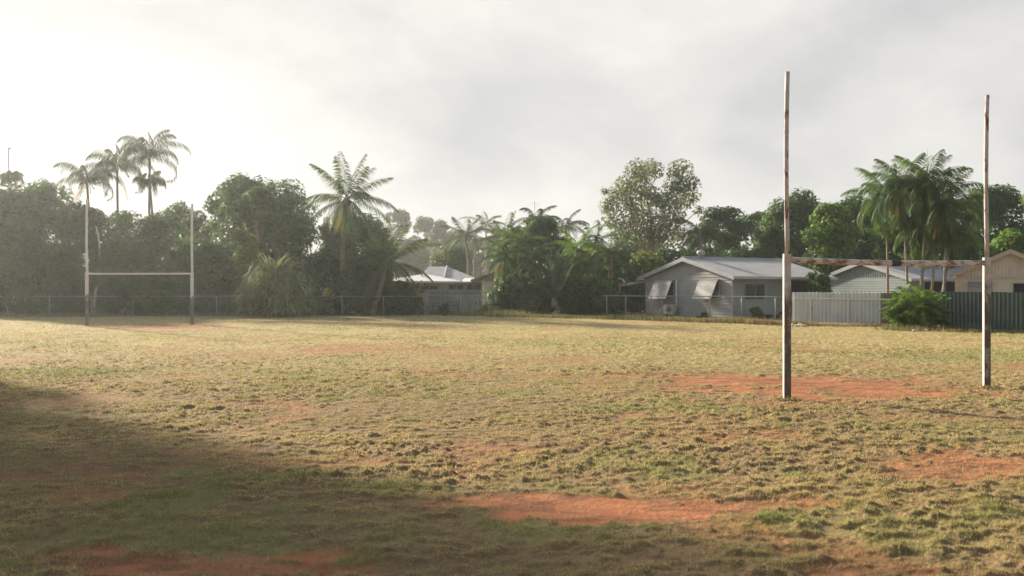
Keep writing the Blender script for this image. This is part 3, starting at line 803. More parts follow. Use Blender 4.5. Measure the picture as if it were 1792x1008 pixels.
undergrowth([(-60, 68.6, 420, 68.6, .9, 2.6, 15000), (540, 68.4, 722, 68.6, .8, 2.2, 6500), (400, 70, 560, 70, 1.2, 2.6, 5500), (868, 67.5, 1075, 68, 1.0, 2.6, 8500), (1060, 76, 1135, 76, 1.0, 3.0, 3500),
             (-60, 78, 720, 79, 1.5, 3.5, 14000), (690, 125, 900, 125, 1.5, 4.5, 8000), (1100, 90, 1850, 92, 1.5, 4.0, 13000), (690, 89, 720, 89, 1.0, 3.0, 1200)])

# outside the photograph on the left: the trees whose shade falls across the near grass
OUT = ((-18.2, 21.2, 10.6, 5.8, 9000), (-23.2, 27.4, 9.0, 6.2, 12000), (-19.2, 26.1, 13.2, 4.2, 1300))
def outside(label, x, y, H, Rr, n):
    reseed(label); b = Vector((x, y, g1(x, y)))
    root = thing('leafy_tree', label, 'tree', b, 'trees left of the field')
    lob = []
    for k in range(34):
        u = unit(1)[0]; r = random.uniform(.3, .42) * Rr
        lob.append((x + u[0] * (Rr - r), y + u[1] * (Rr - r), b.z + H - Rr * .8 + u[2] * (Rr * .8 - r * .8), r, .85))
    lob.append((x, y, b.z + H - Rr * .8, Rr * .7, .8))
    P, d, k = lobed(lob, n, b.z + .6, .4)
    nor = nrm(d + unit(len(P)))
    nmesh('crown', leaf_quads(P, nor, .45, .26), 4, L_MANGO, root, {'tint': rng.random(len(P))})
    limbs(b, [l[:3] for l in lob[:8]], .25, b + Vector((0, 0, H * .4)), 'trunk', BARK, root)
for q, l in zip(OUT, ('shade tree outside the photo nearest the camera', 'low broad shade tree outside the photo toward the far goal', 'tall narrow shade tree outside the photo between the other two')):
    outside(l, *q)
# ------------------------------------------------------------------ goals
def paint(name, keep, lo=.9, hi=2.2, rust=.58, coat=((.48, .44, .39), (.34, .305, .27)), worn=((.085, .074, .060), (.24, .22, .19))):
    """white paint, rust spots; the lower coat worn to dark metal with a ragged edge (keep=1: the coat is whole)"""
    m, nt, out = new_mat(name)
    b = N(nt, 'ShaderNodeBsdfPrincipled')
    c = mixc(nt, ramp(nt, noise(nt, 5, 5, .6), .35, .7), *coat)
    if not keep:
        tc = N(nt, 'ShaderNodeTexCoord'); sp = N(nt, 'ShaderNodeSeparateXYZ'); nt.links.new(tc.outputs['Object'], sp.inputs[0])
        h = math_(nt, 'ADD', sp.outputs['Z'], math_(nt, 'MULTIPLY', noise(nt, 3.5, 6, .7), 1.6))
        w = ramp(nt, h, hi + .8 + .12, hi + .8 - .12)
        sc = ramp(nt, noise(nt, 7, 5, .7, stretch=(1, 1, .35)), .50, .60)
        dk = mixc(nt, sc, *worn)
        c = mixc(nt, w, c, dk)
    rs = ramp(nt, noise(nt, 6.5, 7, .72, stretch=(1.6, 1.6, .45)), rust, rust + .035)
    c = mixc(nt, rs, c, mixc(nt, noise(nt, 30, 3), (.09, .035, .02), (.22, .085, .04)))
    nt.links.new(c, b.inputs['Base Color']); b.inputs['Roughness'].default_value = .6; b.inputs['Specular IOR Level'].default_value = .3
    bp = N(nt, 'ShaderNodeBump'); bp.inputs['Strength'].default_value = .3; bp.inputs['Distance'].default_value = .004
    nt.links.new(noise(nt, 60, 4), bp.inputs['Height']); nt.links.new(bp.outputs[0], b.inputs['Normal'])
    nt.links.new(b.outputs[0], out.inputs[0]); return m
PAINT = paint('chipped_white_paint', False); PAINT_LIT = paint('sunlit_white_paint', True, rust=.68)  # unworn coat is for the left faces, their sunlight put into the colour
PAINT_UP = paint('rust_streaked_white_paint', True, rust=.53)
PAINT_PALE = paint('far_upright_paint', True, rust=.66, coat=((.70, .68, .64), (.56, .53, .49)))
PAINT_FAR = paint('far_goal_paint', False, hi=1.5, rust=.68, coat=((.70, .68, .64), (.56, .53, .49)), worn=((.13, .135, .115), (.24, .24, .21)))

def barmat():
    m, nt, out = new_mat('rusty_pipe')
    b = N(nt, 'ShaderNodeBsdfPrincipled')
    w = ramp(nt, noise(nt, 6, 7, .7, stretch=(.6, .6, 1.5)), .45, .60)
    rust = mixc(nt, ramp(nt, noise(nt, 14, 5, .7), .4, .6), (.17, .065, .03), (.07, .032, .02))
    c = mixc(nt, w, (.52, .45, .38), rust)
    nt.links.new(c, b.inputs['Base Color']); b.inputs['Roughness'].default_value = .7
    nt.links.new(b.outputs[0], out.inputs[0]); return m
PIPE = barmat()
DARKPIPE = pmat('dark_bandage', (.03, .025, .02), (.05, .04, .03), 9, .7)

def goal(label, bl, br, top, bar, wl, wu, wbar, rots, far=False):
    o = (bl + br) / 2
    root = thing('rugby_goal', label, 'goal posts', o)
    d = (br - bl).normalized(); zb = min(bl.z, br.z)
    for k, (p, t) in enumerate(((bl, top[0]), (br, top[1]))):
        mid = p.z + bar + (.12 if not far else .05)
        for nm, z0, z1, w, ms in (('lower_post', p.z - .3, mid, wl, (PAINT if not far else PAINT_FAR, PAINT_LIT if not far else PAINT_FAR)),
                                  ('upright', mid, p.z + t, wu, (PAINT_UP if not far else PAINT_PALE,) * 2)):
            mb = MB(); c = Vector((p.x, p.y, (z0 + z1) / 2)); q = Matrix.Rotation(rots[k], 3, 'Z')
            if nm == 'upright': c = c + q @ Vector(((wl - wu) * .28, 0, 0))
            if nm == 'upright' and not far:   # old round pipe, bowed a little
                mb.tube([c + Vector((math.sin(a * 3.1) * -.025, 0, (a - .5) * (z1 - z0))) for a in np.linspace(0, 1, 9)], w / 2, 14)
            elif nm == 'upright':
                n = 6
                for i in range(n):
                    a = i / n; b_ = (i + 1) / n
                    e0 = Vector((math.sin(a * 3.1) * -.025, 0, z0 + (z1 - z0) * a)); e1 = Vector((math.sin(b_ * 3.1) * -.025, 0, z0 + (z1 - z0) * b_))
                    pc = [q @ Vector((sx * w / 2, sy * w / 2, 0)) + Vector((c.x, c.y, 0)) + e for e in (e0, e1) for sx, sy in ((-1, -1), (1, -1), (1, 1), (-1, 1))]
                    b0 = len(mb.v); mb.v += [tuple(v) for v in pc]
                    fs = [(0, 1, 5, 4), (1, 2, 6, 5), (2, 3, 7, 6), (3, 0, 4, 7)]
                    if i == n - 1: fs.append((4, 5, 6, 7))
                    mb.f += [tuple(b0 + j for j in f) for f in fs]; mb.m += [0] * len(fs)
            else:
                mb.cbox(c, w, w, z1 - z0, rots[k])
                mb.m = [1 if i == 5 else 0 for i in range(6)]  # left face gets the brighter coat, painting in the sun on that side
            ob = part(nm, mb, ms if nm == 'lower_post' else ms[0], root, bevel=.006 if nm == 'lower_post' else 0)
            if nm == 'upright' and not far: ob.data.polygons.foreach_set('use_smooth', [len(p.vertices) < 6 for p in ob.data.polygons])
    mb = MB(); a = bl + d * wl * .5; b_ = br - d * wl * .5
    za, zbb = bl.z + bar, br.z + bar; n = 14; pts = []
    for i in range(n + 1):
        t = i / n; q = a.lerp(b_, t); q.z = za * (1 - t) + zbb * t - math.sin(t * math.pi) * (.035 if not far else .01); pts.append(q)
    mb.tube(pts, wbar / 2, 14)
    part('crossbar', mb, PIPE if not far else PAINT_PALE, root, smooth=True)
    if not far:
        mb = MB(); mb.tube([pts[7].lerp(pts[6], .1), pts[7].lerp(pts[8], .55)], wbar / 2 + .006, 14)
        part('crossbar_sleeve', mb, DARKPIPE, root, smooth=True)

    return root
gl, gr_ = hit(1377, 697), hit(1726.5, 678)
gl.z -= .02; gr_.z -= .02
goal('tall rust streaked white goal posts standing over bare red earth', gl, gr_, ((697 - 124) / F * gl.y, (678 - 165) / F * gr_.y), 2.79, .138, .094, .120, (R(-2), R(-8)))
fl, fr = hit(152, 570), hit(336, 567)
goal('far white goal posts at the left, small before the dark trees', fl, fr, ((570 - 348) / F * fl.y, (567 - 357) / F * fr.y), 91 / F * fl.y, .145, .10, .09, (R(8), R(4)), True)

# ------------------------------------------------------------------ house materials
M_GREY = pmat('grey_weatherboard', (.30, .31, .305), (.25, .26, .255), 1.2, .6, .25, .15)
M_GREYD = pmat('grey_green_board', (.20, .235, .235), (.16, .19, .19), 1.2, .6, .25, .15)
M_BLUE = pmat('blue_grey_sheet', (.175, .215, .205), (.145, .18, .172), .9, .5, .35, .1, grime=((.17, .17, .15), 2.0, .55, .8, (1, 1, .3)))
M_CREAM = pmat('cream_board', (.64, .57, .48), (.54, .475, .39), 1.3, .6, .25, .15, grime=((.28, .20, .14), 2.4, .6, .85, (1, 1, .35)))
M_ROOF = pmat('weathered_zinc_roof', (.36, .35, .335), (.30, .293, .28), 1.4, .55, .3, .1, grime=((.24, .20, .17), .9, .55, .8))
M_ROOFL = pmat('pale_metal_roof', (.62, .60, .56), (.54, .52, .50), 1.0, .5, .4, .1, grime=((.40, .36, .32), 1.2, .6, .8))
M_TRIM = pmat('pale_grey_trim', (.35, .36, .355), (.30, .31, .305), 3, .5, .3)
M_CTRIM = pmat('cream_trim', (.55, .48, .39), (.46, .39, .31), 3, .5, .3)
M_AWN = pmat('beige_metal_awning', (.30, .285, .26), (.25, .238, .218), 3, .5, .35)
M_WHITE = pmat('white_paint', (.72, .70, .66), (.62, .60, .56), 4, .45, .35)
M_POST = pmat('galvanised_pipe', (.36, .36, .34), (.28, .28, .27), 6, .5, .4, metal=.2)
M_WIRE = pmat('fence_wire', (.22, .22, .21), (.17, .17, .16), 6, .5, .4, metal=.3)
M_DARKW = pmat('dark_interior', (.018, .020, .020), (.030, .032, .030), 1, .8, .1)
M_RAIL = pmat('pale_pipe_rail', (.74, .71, .65), (.64, .61, .56), 5, .5, .3)
M_FPALE = pmat('pale_fence_sheet', (.60, .62, .585), (.51, .53, .50), 1.1, .5, .35, .05, grime=((.20, .17, .13), 1.6, .58, .85, (1, 1, .35)))
M_FBROWN = pmat('brown_fence_sheet', (.20, .15, .11), (.15, .11, .08), 2, .6, .3)
M_FGREEN = pmat('dark_green_fence_sheet', (.055, .085, .070), (.042, .066, .056), 1.1, .5, .35, .05, grime=((.12, .11, .085), 1.5, .62, .85, (1, 1, .3)))
M_BROWNW = pmat('rendered_wall', (.42, .35, .29), (.35, .29, .24), 1.2, .8, .15, .2)
M_BLUEF = pmat('blue_grey_steel', (.27, .285, .28), (.22, .235, .235), 2, .5, .3)
M_TAN = pmat('tan_wall', (.38, .32, .24), (.31, .26, .20), 1.2, .8, .15, .2)
M_ACU = pmat('ac_casing', (.50, .48, .43), (.40, .38, .34), 5, .5, .3, grime=((.22, .18, .14), 6, .55, .7))
M_CONC = pmat('rubble', (.62, .60, .56), (.45, .42, .38), 9, .9, .1, .4)
M_RUSTG = pmat('rusty_green_pipe', (.09, .10, .075), (.15, .11, .07), 7, .7, .2)
def glass(name):
    m, nt, out = new_mat(name); b = N(nt, 'ShaderNodeBsdfPrincipled')
    c = mixc(nt, ramp(nt, noise(nt, 1.3, 2), .4, .6), (.010, .014, .015), (.022, .030, .030)); nt.links.new(c, b.inputs['Base Color'])
    b.inputs['Roughness'].default_value = .35; b.inputs['Specular IOR Level'].default_value = .12; nt.links.new(b.outputs[0], out.inputs[0]); return m
M_GLASS = glass('dark_window_glass')

class Fr:       # a wall's own frame: s along it, o outwards, z up
    def __init__(s, o, es, eo): s.o = Vector(o); s.es = Vector(es).normalized(); s.eo = Vector(eo).normalized()
    def p(s, a, b, z): return s.o + s.es * a + s.eo * b + Vector((0, 0, z))
    def box(s, mb, a0, a1, b0, b1, z0, z1, mi=0):
        mb.hexa([s.p(a0, b0, z0), s.p(a1, b0, z0), s.p(a1, b1, z0), s.p(a0, b1, z0), s.p(a0, b0, z1), s.p(a1, b0, z1), s.p(a1, b1, z1), s.p(a0, b1, z1)], mi)

def boards(mb, fr, lim, z0, z1, pitch=.19, lap=.032, skip=()):
    """lapped boards; lim(z) gives the extent of the wall at height z"""
    z = z0
    while z < z1 - .01:
        zt = min(z + pitch, z1); a0, a1 = lim(z); b0, b1 = lim(zt)
        mb.quad(fr.p(a0, lap, z), fr.p(a1, lap, z), fr.p(b1, .002, zt), fr.p(b0, .002, zt))
        mb.quad(fr.p(a0, 0, z), fr.p(a1, 0, z), fr.p(a1, lap, z), fr.p(a0, lap, z))
        z = zt

def ribs(mb, fr, a0, a1, low, high, pitch=.19, dep=.02):
    """upright ribbed sheet between heights low(s) and high(s)"""
    n = int((a1 - a0) / pitch); prof = ((0, 0), (.45, 0), (.58, dep), (.87, dep))
    ss = [(a0 + (i + f) * pitch, o) for i in range(n) for f, o in prof] + [(a0 + n * pitch, 0)]
    ss = [q for q in ss if q[0] <= a1] + [(a1, 0)]
    for (p, o), (q, o2) in zip(ss, ss[1:]):
        mb.quad(fr.p(p, o, low(p)), fr.p(q, o2, low(q)), fr.p(q, o2, high(q)), fr.p(p, o, high(p)))

def roof_plane(mb, a, b, c, d, pitch=.2, dep=.03, thick=.05):
    """corrugated slope: a-b eave, d-c ridge; ribs run from eave to ridge"""
    a, b, c, d = map(Vector, (a, b, c, d)); nn = (b - a).cross(d - a).normalized()
    if nn.z < 0: nn = -nn
    n = max(2, int((b - a).length / pitch) * 4)
    for i in range(n):
        t, u = i / n, (i + 1) / n; h0 = dep if i % 4 in (2, 3) else 0; h1 = dep if (i + 1) % 4 in (2, 3) else 0
        mb.quad(a.lerp(b, t) + nn * h0, a.lerp(b, u) + nn * h1, d.lerp(c, u) + nn * h1, d.lerp(c, t) + nn * h0)
    mb.quad(a - nn * thick, d - nn * thick, c - nn * thick, b - nn * thick)
    for p, q in ((a, b), (b, c), (c, d), (d, a)): mb.quad(p - nn * thick, q - nn * thick, q, p)

def window(parent, fr, s0, s1, z0, z1, bars=1, fm=None, hang=.03):
    mb = MB(); w = .06
    fr.box(mb, s0, s1, .004, .06, z0, z0 + w); fr.box(mb, s0, s1, .004, .06, z1 - w, z1)
    fr.box(mb, s0, s0 + w, .004, .058, z0 + w, z1 - w); fr.box(mb, s1 - w, s1, .004, .058, z0 + w, z1 - w)
    for k in range(bars):
        c = s0 + (s1 - s0) * (k + 1) / (bars + 1); fr.box(mb, c - .025, c + .025, .025, .055, z0 + w, z1 - w)
    wn_ = part('window', mb, fm or M_TRIM, parent)
    g = MB(); fr.box(g, s0 + w * .5, s1 - w * .5, .006, .030, z0 + w * .5, z1 - w * .5); part('pane', g, M_GLASS, wn_)
    return wn_

def gable_house(root, C, Lp, length, zbase, eave, ridge, mats, over_e=.55, over_g=.35, board=True, split=None, back=True):
    """C: near right corner of the gable, Lp: its left corner; the body runs back to the right of the gable"""
    C = Vector((C[0], C[1], 0)); Lp = Vector((Lp[0], Lp[1], 0))
    g = (Lp - C); Wd = g.length; g.normalize(); ln = Vector((-g.y, g.x, 0))
    if ln.x < 0: ln = -ln
    fg = Fr(C, g, -ln); fl_ = Fr(C, ln, -g)
    zb = zbase
    def lim(z):
        if z <= eave: return (0, Wd)
        t = (z - eave) / (ridge - eave); return (Wd / 2 * t, Wd - Wd / 2 * t)
    mb = MB()
    if split:
        boards(mb, fg, lim, zb, split, .17)
        hi = lambda s: eave + (ridge - eave) * (1 - abs(s - Wd / 2) / (Wd / 2))
        lo_, hi_ = lim(split)
        ribs(mb, fg, max(lo_, .01), min(hi_, Wd - .01), lambda s: split, lambda s: max(split, hi(s)), .2, .025)
    else:
        boards(mb, fg, lim, zb, ridge)
    part('gable_wall', mb, mats[0], root)
    mb = MB(); boards(mb, fl_, lambda z: (0, length), zb, eave); part('side_wall', mb, mats[1], root)
    mb = MB()      # backs of the house so that it is closed from any side
    mb.quad(fg.p(0, -length, zb), fg.p(Wd, -length, zb), fg.p(Wd, -length, eave), fg.p(0, -length, eave))
    mb.add([fg.p(0, -length, eave), fg.p(Wd, -length, eave), fg.p(Wd / 2, -length, ridge)], [(0, 1, 2)])
    mb.quad(fg.p(Wd, 0, zb), fg.p(Wd, -length, zb), fg.p(Wd, -length, eave), fg.p(Wd, 0, eave))
    part('rear_wall', mb, mats[1], root)
    sl = (ridge - eave) / (Wd / 2); up = .07
    mb = MB()
    for s in (0, 1):
        e = -over_e if s == 0 else Wd + over_e; ez = eave - sl * over_e + up
        roof_plane(mb, fg.p(e, over_g, ez), fg.p(e, -length - over_g, ez), fg.p(Wd / 2, -length - over_g, ridge + up), fg.p(Wd / 2, over_g, ridge + up))
    rf = part('roof', mb, mats[2], root)
    mb = MB(); mb.tube([fg.p(Wd / 2, over_g + .02, ridge + up + .03), fg.p(Wd / 2, -length - over_g, ridge + up + .03)], .09, 6)
    part('ridge_cap', mb, mats[2], rf)
    mb = MB()
    for s in (0, 1):
        e = -over_e if s == 0 else Wd + over_e; ez = eave - sl * over_e + up
        a, b_ = fg.p(e, over_g + .012, ez), fg.p(Wd / 2, over_g + .012, ridge + up)
        o = Vector((0, 0, -.20)); t = fg.eo * .03
        mb.hexa([a + o, b_ + o, b_ + o + t, a + o + t, a + Vector((0, 0, .05)), b_ + Vector((0, 0, .05)), b_ + Vector((0, 0, .05)) + t, a + Vector((0, 0, .05)) + t])
    part('barge_board', mb, mats[3], root)
    mb = MB(); ez = eave - sl * over_e + up; fl_.box(mb, -over_g, length + over_g, over_e + .004, over_e + .11, ez - .13, ez - .005); part('gutter', mb, mats[3], root)
    mb = MB(); fg.box(mb, -.035, .07, -.07, .035, zb, eave - .02); part('corner_board', mb, mats[3], root)
    mb = MB(); fg.box(mb, Wd - .07, Wd + .03, -.07, .033, zb, eave - .02); part('corner_board', mb, mats[3], root)
    return fg, fl_, Wd

# ------------------------------------------------------------------ the grey house
C1 = gat(1281, 60.5); L1 = gat(1131, 67.5); zb = C1.z
H1 = thing('weatherboard_house', 'grey weatherboard house with two window awnings on its low gable', 'house', C1)
fg, fl_, Wd = gable_house(H1, C1, L1, 8.3, zb - .12, zb + 2.62, zb + 3.72, (M_GREY, M_GREYD, M_ROOF, M_TRIM))
window(H1, fl_, 1.0, 2.75, zb + 1.10, zb + 2.14, 1, M_GREYD)
mb = MB(); fl_.box(mb, 4.95, 8.2, .02, .05, zb + .2, zb + 2.3); part('verandah_shade_panel', mb, M_DARKW, H1)  # dark panel on the flat wall, painting in the shade of a recess
for s0, s1 in ((.95, 2.62), (5.20, 6.95)):
    window(H1, fg, s0 + .1, s1 - .1, zb + 1.15, zb + 2.3, 1)
    mb = MB(); prof = [(.02, 2.38), (.16, 2.40), (.28, 2.33), (.38, 2.2)] + [(.38 + .5 * t, 2.2 - 1.02 * t) for t in (.2, .4, .6, .8, 1)]
    fine = []
    for (a, b), (c, d) in zip(prof, prof[1:]):
        for k in range(3): fine.append((a + (c - a) * k / 3, b + (d - b) * k / 3))
    fine.append(prof[-1])
    for i, ((a, b), (c, d)) in enumerate(zip(fine, fine[1:])):
        e = .006 if i % 2 else 0; e2 = .006 if (i + 1) % 2 else 0
        mb.quad(fg.p(s0, a + e, zb + b), fg.p(s1, a + e, zb + b), fg.p(s1, c + e2, zb + d), fg.p(s0, c + e2, zb + d))
        mb.quad(fg.p(s0, a + e - .02, zb + b - .02), fg.p(s0, c + e2 - .02, zb + d - .02), fg.p(s1, c + e2 - .02, zb + d - .02), fg.p(s1, a + e - .02, zb + b - .02))
    for s in (s0, s1 - .02): fg.box(mb, s, s + .02, .84, .90, zb + 1.16, zb + 1.22)
    mb.bar(fg.p(s0 + .03, .03, zb + 1.25), fg.p(s0 + .03, .86, zb + 1.2), .025); mb.bar(fg.p(s1 - .03, .03, zb + 1.25), fg.p(s1 - .03, .86, zb + 1.2), .025)
    aw = part('window_awning', mb, M_AWN, H1)
    mb = MB(); pr = [(.02, 2.36)] + [(a - .03, b - .03) for a, b in prof[1:5]] + [(.02, 1.95)]
mb = MB(); mb.tube([fg.p(5.02, .07, zb + .4), fg.p(5.02, .07, zb + 2.42)], .055, 8); part('downpipe', mb, M_WHITE, H1, smooth=True)
mb = MB(); rp = fg.p(Wd / 2, -1.2, zb + 3.75)
mb.tube([rp, rp + Vector((0, 0, .28)), rp + Vector((0, 0, .30)), rp + Vector((0, 0, .42)), rp + Vector((0, 0, .54)), rp + Vector((0, 0, .60))], [.17, .17, .25, .29, .22, .04], 14)
part('roof_ventilator', mb, M_TRIM, H1, smooth=True)
# carport on the far side of the gable
mb = MB(); z0, z1 = zb + 2.42, zb + 2.12
roof_plane(mb, fg.p(Wd + 3.0, -.0, z1), fg.p(Wd + 3.0, -5.5, z1), fg.p(Wd + .1, -5.5, z0), fg.p(Wd + .1, 0, z0), .2, .02, .04)
cp = part('carport_roof', mb, M_ROOF, H1)
mb = MB(); a, b = fg.p(Wd + 3.0, .02, z1), fg.p(Wd + .05, .02, z0); mb.bar(a - Vector((0, 0, .07)), b - Vector((0, 0, .07)), .05, .14); part('carport_fascia', mb, M_TRIM, cp)
for o in (0, -2.7, -5.4):
    mb = MB(); p = fg.p(Wd + 2.9, o - .05, zb - .2); mb.box(p, fg.es * .09, fg.eo * .09, (0, 0, z1 - zb + .16)); part('carport_post', mb, M_TRIM, H1)

# air conditioner
a0 = fg.p(5.25, .62, 0); za = g1(a0.x, a0.y)
AC = thing('air_conditioner', 'weathered outdoor air conditioner unit under the left awning', 'air conditioner', Vector((a0.x, a0.y, za)))
fa = Fr(Vector((a0.x, a0.y, za)), fg.es, fg.eo)
mb = MB(); fa.box(mb, -.45, .45, -.33, 0, .14, .78); part('casing', mb, M_ACU, AC, bevel=.02)
for q in (-.40, .28):
    mb = MB(); fa.box(mb, q, q + .12, -.3, -.05, 0, .14); part('foot', mb, M_DARKW, AC)
mb = MB(); c = fa.p(-.12, .012, .46)
for r in (.06, .13, .20, .27):
    mb.tube([c + fa.es * r * math.cos(t) + Vector((0, 0, r * math.sin(t))) for t in np.linspace(0, 2 * math.pi, 19)], .008, 4, cap=False)
for t in np.linspace(0, math.pi, 7)[:-1]: mb.bar(c - (fa.es * math.cos(t) + Vector((0, 0, math.sin(t)))) * .27, c + (fa.es * math.cos(t) + Vector((0, 0, math.sin(t)))) * .27, .01)
part('fan_grille', mb, M_DARKW, AC)
mb = MB(); mb.tube([fa.p(.45, -.1, .5), fa.p(.7, -.05, .45), fa.p(.85, 0, .2), fa.p(1.0, .1, .05)], .05, 7); part('hose', mb, M_ACU, AC, smooth=True)

# ------------------------------------------------------------------ the blue grey shed
C2 = gat(1590, 66); L2v = Vector(((1437 - CX) / F * 72.5, 72.5, 0)); zb2 = .44
H2 = thing('metal_clad_house', 'blue grey metal clad house with its gable over the pale fence', 'house', Vector((C2.x, C2.y, zb2)))
fg2, fl2, Wd2 = gable_house(H2, C2, L2v, 10.6, zb2 - .1, zb2 + 2.62, zb2 + 3.72, (M_BLUE, M_GREYD, M_ROOF, M_TRIM), split=zb2 + 2.68, over_e=.45, over_g=.25)
mb = MB(); fl2.box(mb, 1.6, 5.2, .02, .05, zb2 + 1.2, zb2 + 2.35); part('louvre_opening', mb, M_DARKW, H2)
window(H2, fl2, 6.2, 9.2, zb2 + 1.3, zb2 + 2.3, 2, M_GREYD)

# ------------------------------------------------------------------ the cream house
H3o = gat(1673, 52); e3 = Vector((.89, -.45, 0)).normalized(); n3 = Vector((-.45, -.89, 0)).normalized(); zb3 = .33
H3 = thing('cream_house', 'cream boarded house with a broad gable at the right edge', 'house', Vector((H3o.x, H3o.y, zb3)))
f3 = Fr(Vector((H3o.x, H3o.y, 0)), e3, n3); W3 = 5.1; ev, rg, sp3 = zb3 + 2.72, zb3 + 3.86, zb3 + 2.58
mb = MB(); boards(mb, f3, lambda z: (0, W3), zb3 - .2, sp3, .15, .026); part('front_wall', mb, M_CREAM, H3)
mb = MB(); hi3 = lambda s: ev + (rg - ev) * (1 - abs(s - W3 / 2) / (W3 / 2)); ribs(mb, f3, 0, W3, lambda s: sp3, hi3, .16, .02); part('gable_cladding', mb, M_CREAM, H3)
mb = MB(); f3.box(mb, -.08, W3 + .08, .026, .07, sp3 - .10, sp3 + .01); f3.box(mb, -.05, .15, .024, .06, zb3 - .2, sp3 - .102); f3.box(mb, W3 - .15, W3 + .05, .024, .06, zb3 - .2, sp3 - .102); part('wall_trim', mb, M_CTRIM, H3)
mb = MB(); D3 = 9.0
for s in (0, 1):
    e = -.3 if s == 0 else W3 + .3; ez = ev - (rg - ev) / (W3 / 2) * .3 + .07
    roof_plane(mb, f3.p(e, .35, ez), f3.p(e, -D3, ez), f3.p(W3 / 2, -D3, rg + .07), f3.p(W3 / 2, .35, rg + .07))
part('roof', mb, M_ROOF, H3)
mb = MB()
for s in (0, 1):
    e = -.3 if s == 0 else W3 + .3; ez = ev - (rg - ev) / (W3 / 2) * .3 + .07
    a, b = f3.p(e, .362, ez), f3.p(W3 / 2, .362, rg + .07); o = Vector((0, 0, -.17)); t = f3.eo * .03; u = Vector((0, 0, .05))
    mb.hexa([a + o, b + o, b + o + t, a + o + t, a + u, b + u, b + u + t, a + u + t])
part('barge_board', mb, M_CTRIM, H3)
mb = MB(); mb.quad(f3.p(0, 0, zb3 - .2), f3.p(0, -D3 + .2, zb3 - .2), f3.p(0, -D3 + .2, ev), f3.p(0, 0, ev)); mb.quad(f3.p(W3, 0, zb3 - .2), f3.p(W3, -D3 + .2, zb3 - .2), f3.p(W3, -D3 + .2, ev), f3.p(W3, 0, ev))
mb.quad(f3.p(0, -D3 + .2, zb3 - .2), f3.p(W3, -D3 + .2, zb3 - .2), f3.p(W3, -D3 + .2, ev), f3.p(0, -D3 + .2, ev)); part('side_wall', mb, M_CREAM, H3)
s_at = lambda px: ((px - CX) / F * H3o.y - H3o.x) / (e3.x - (px - CX) / F * e3.y)
window(H3, f3, s_at(1771), s_at(1771) + 1.9, zb3 + 1.1, zb3 + 2.30, 1, M_CTRIM)
mb = MB(); sa = s_at(1728); sb = s_at(1737)
for i, ((a, b), (c, d)) in enumerate(zip(((.03, 2.3), (.2, 2.25), (.38, 2.0), (.5, 1.5)), ((.2, 2.25), (.38, 2.0), (.5, 1.5), (.58, 1.2)))):
    mb.hexa([f3.p(sa - .9, a, zb3 + b), f3.p(sb, a, zb3 + b), f3.p(sb, c, zb3 + d), f3.p(sa - .9, c, zb3 + d)] + [f3.p(sa - .9, a + .015, zb3 + b + .015), f3.p(sb, a + .015, zb3 + b + .015), f3.p(sb, c + .015, zb3 + d + .015), f3.p(sa - .9, c + .015, zb3 + d + .015)])
part('window_awning', mb, M_AWN, H3)
window(H3, f3, sa - .75, sb - .15, zb3 + 1.15, zb3 + 2.2, 0, M_CTRIM)
# brackets of a side verandah
mb = MB()
for k in range(3): f3.box(mb, -2.6, -.1, -2.2 - .0, -2.15, zb3 + 1.0 + k * .35, zb3 + 1.08 + k * .35)
f3.box(mb, -2.65, -2.55, -2.25, -2.1, zb3 - .2, zb3 + 2.5)
part('side_railing', mb, M_GREYD, H3)

# ------------------------------------------------------------------ the pale roofed houses far left of the jungle clump
def hip_roof(mb, x0, x1, y0, y1, ze, zr, inset, left=None):
    a, b, c, d = (Vector(v) for v in ((x0, y0, ze), (x1, y0, ze), (x1, y1, ze), (x0, y1, ze)))
    ym = (y0 + y1) / 2; r0, r1 = Vector((x0 + (inset if left is None else left), ym, zr)), Vector((x1 - inset, ym, zr))
    mb.add([a, b, r1, r0], [(0, 1, 2, 3)]); mb.add([c, d, r0, r1], [(0, 1, 2, 3)]); mb.add([b, c, r1], [(0, 1, 2)]); mb.add([d, a, r0], [(0, 1, 2)])
    o = Vector((0, 0, -.14))
    for p, q in ((a, b), (b, c), (c, d), (d, a)): mb.quad(p + o, q + o, q, p)
    mb.quad(a + o, d + o, c + o, b + o)
Y4 = 84.0; z4 = .55; X = lambda px, Y: (px - CX) / F * Y; Z = lambda py, Y: EYE - (py - HOR) / F * Y
H4 = thing('pale_roofed_house', 'low house with a pale metal roof and a strip of dark windows', 'house', Vector((X(785, Y4), Y4, z4)))
x0, x1 = X(672, Y4), X(842, Y4); f4 = Fr((x0, Y4, 0), (1, 0, 0), (0, -1, 0))
mb = MB(); f4.box(mb, 0, x1 - x0, -7.5, 0, z4 - .2, Z(494, Y4)); part('wall', mb, M_TAN, H4)
mb = MB(); hip_roof(mb, x0 - .4, X(810, Y4), Y4 - .6, Y4 + 8, Z(492, Y4 - .6), Z(479.5, Y4 + 3.7), 3.4); part('roof', mb, M_ROOFL, H4)
mb = MB(); mb.hexa([Vector(v) for v in ((X(808, Y4), Y4 - .75, Z(495, Y4)), (X(843, Y4), Y4 - .75, Z(494, Y4)), (X(843, Y4), Y4 + 5, Z(487, Y4)), (X(808, Y4), Y4 + 5, Z(487, Y4)),
        (X(808, Y4), Y4 - .75, Z(493, Y4)), (X(843, Y4), Y4 - .75, Z(492, Y4)), (X(843, Y4), Y4 + 5, Z(485, Y4)), (X(808, Y4), Y4 + 5, Z(485, Y4)))]); part('verandah_roof', mb, M_ROOFL, H4)
s4 = lambda px: X(px, Y4) - x0
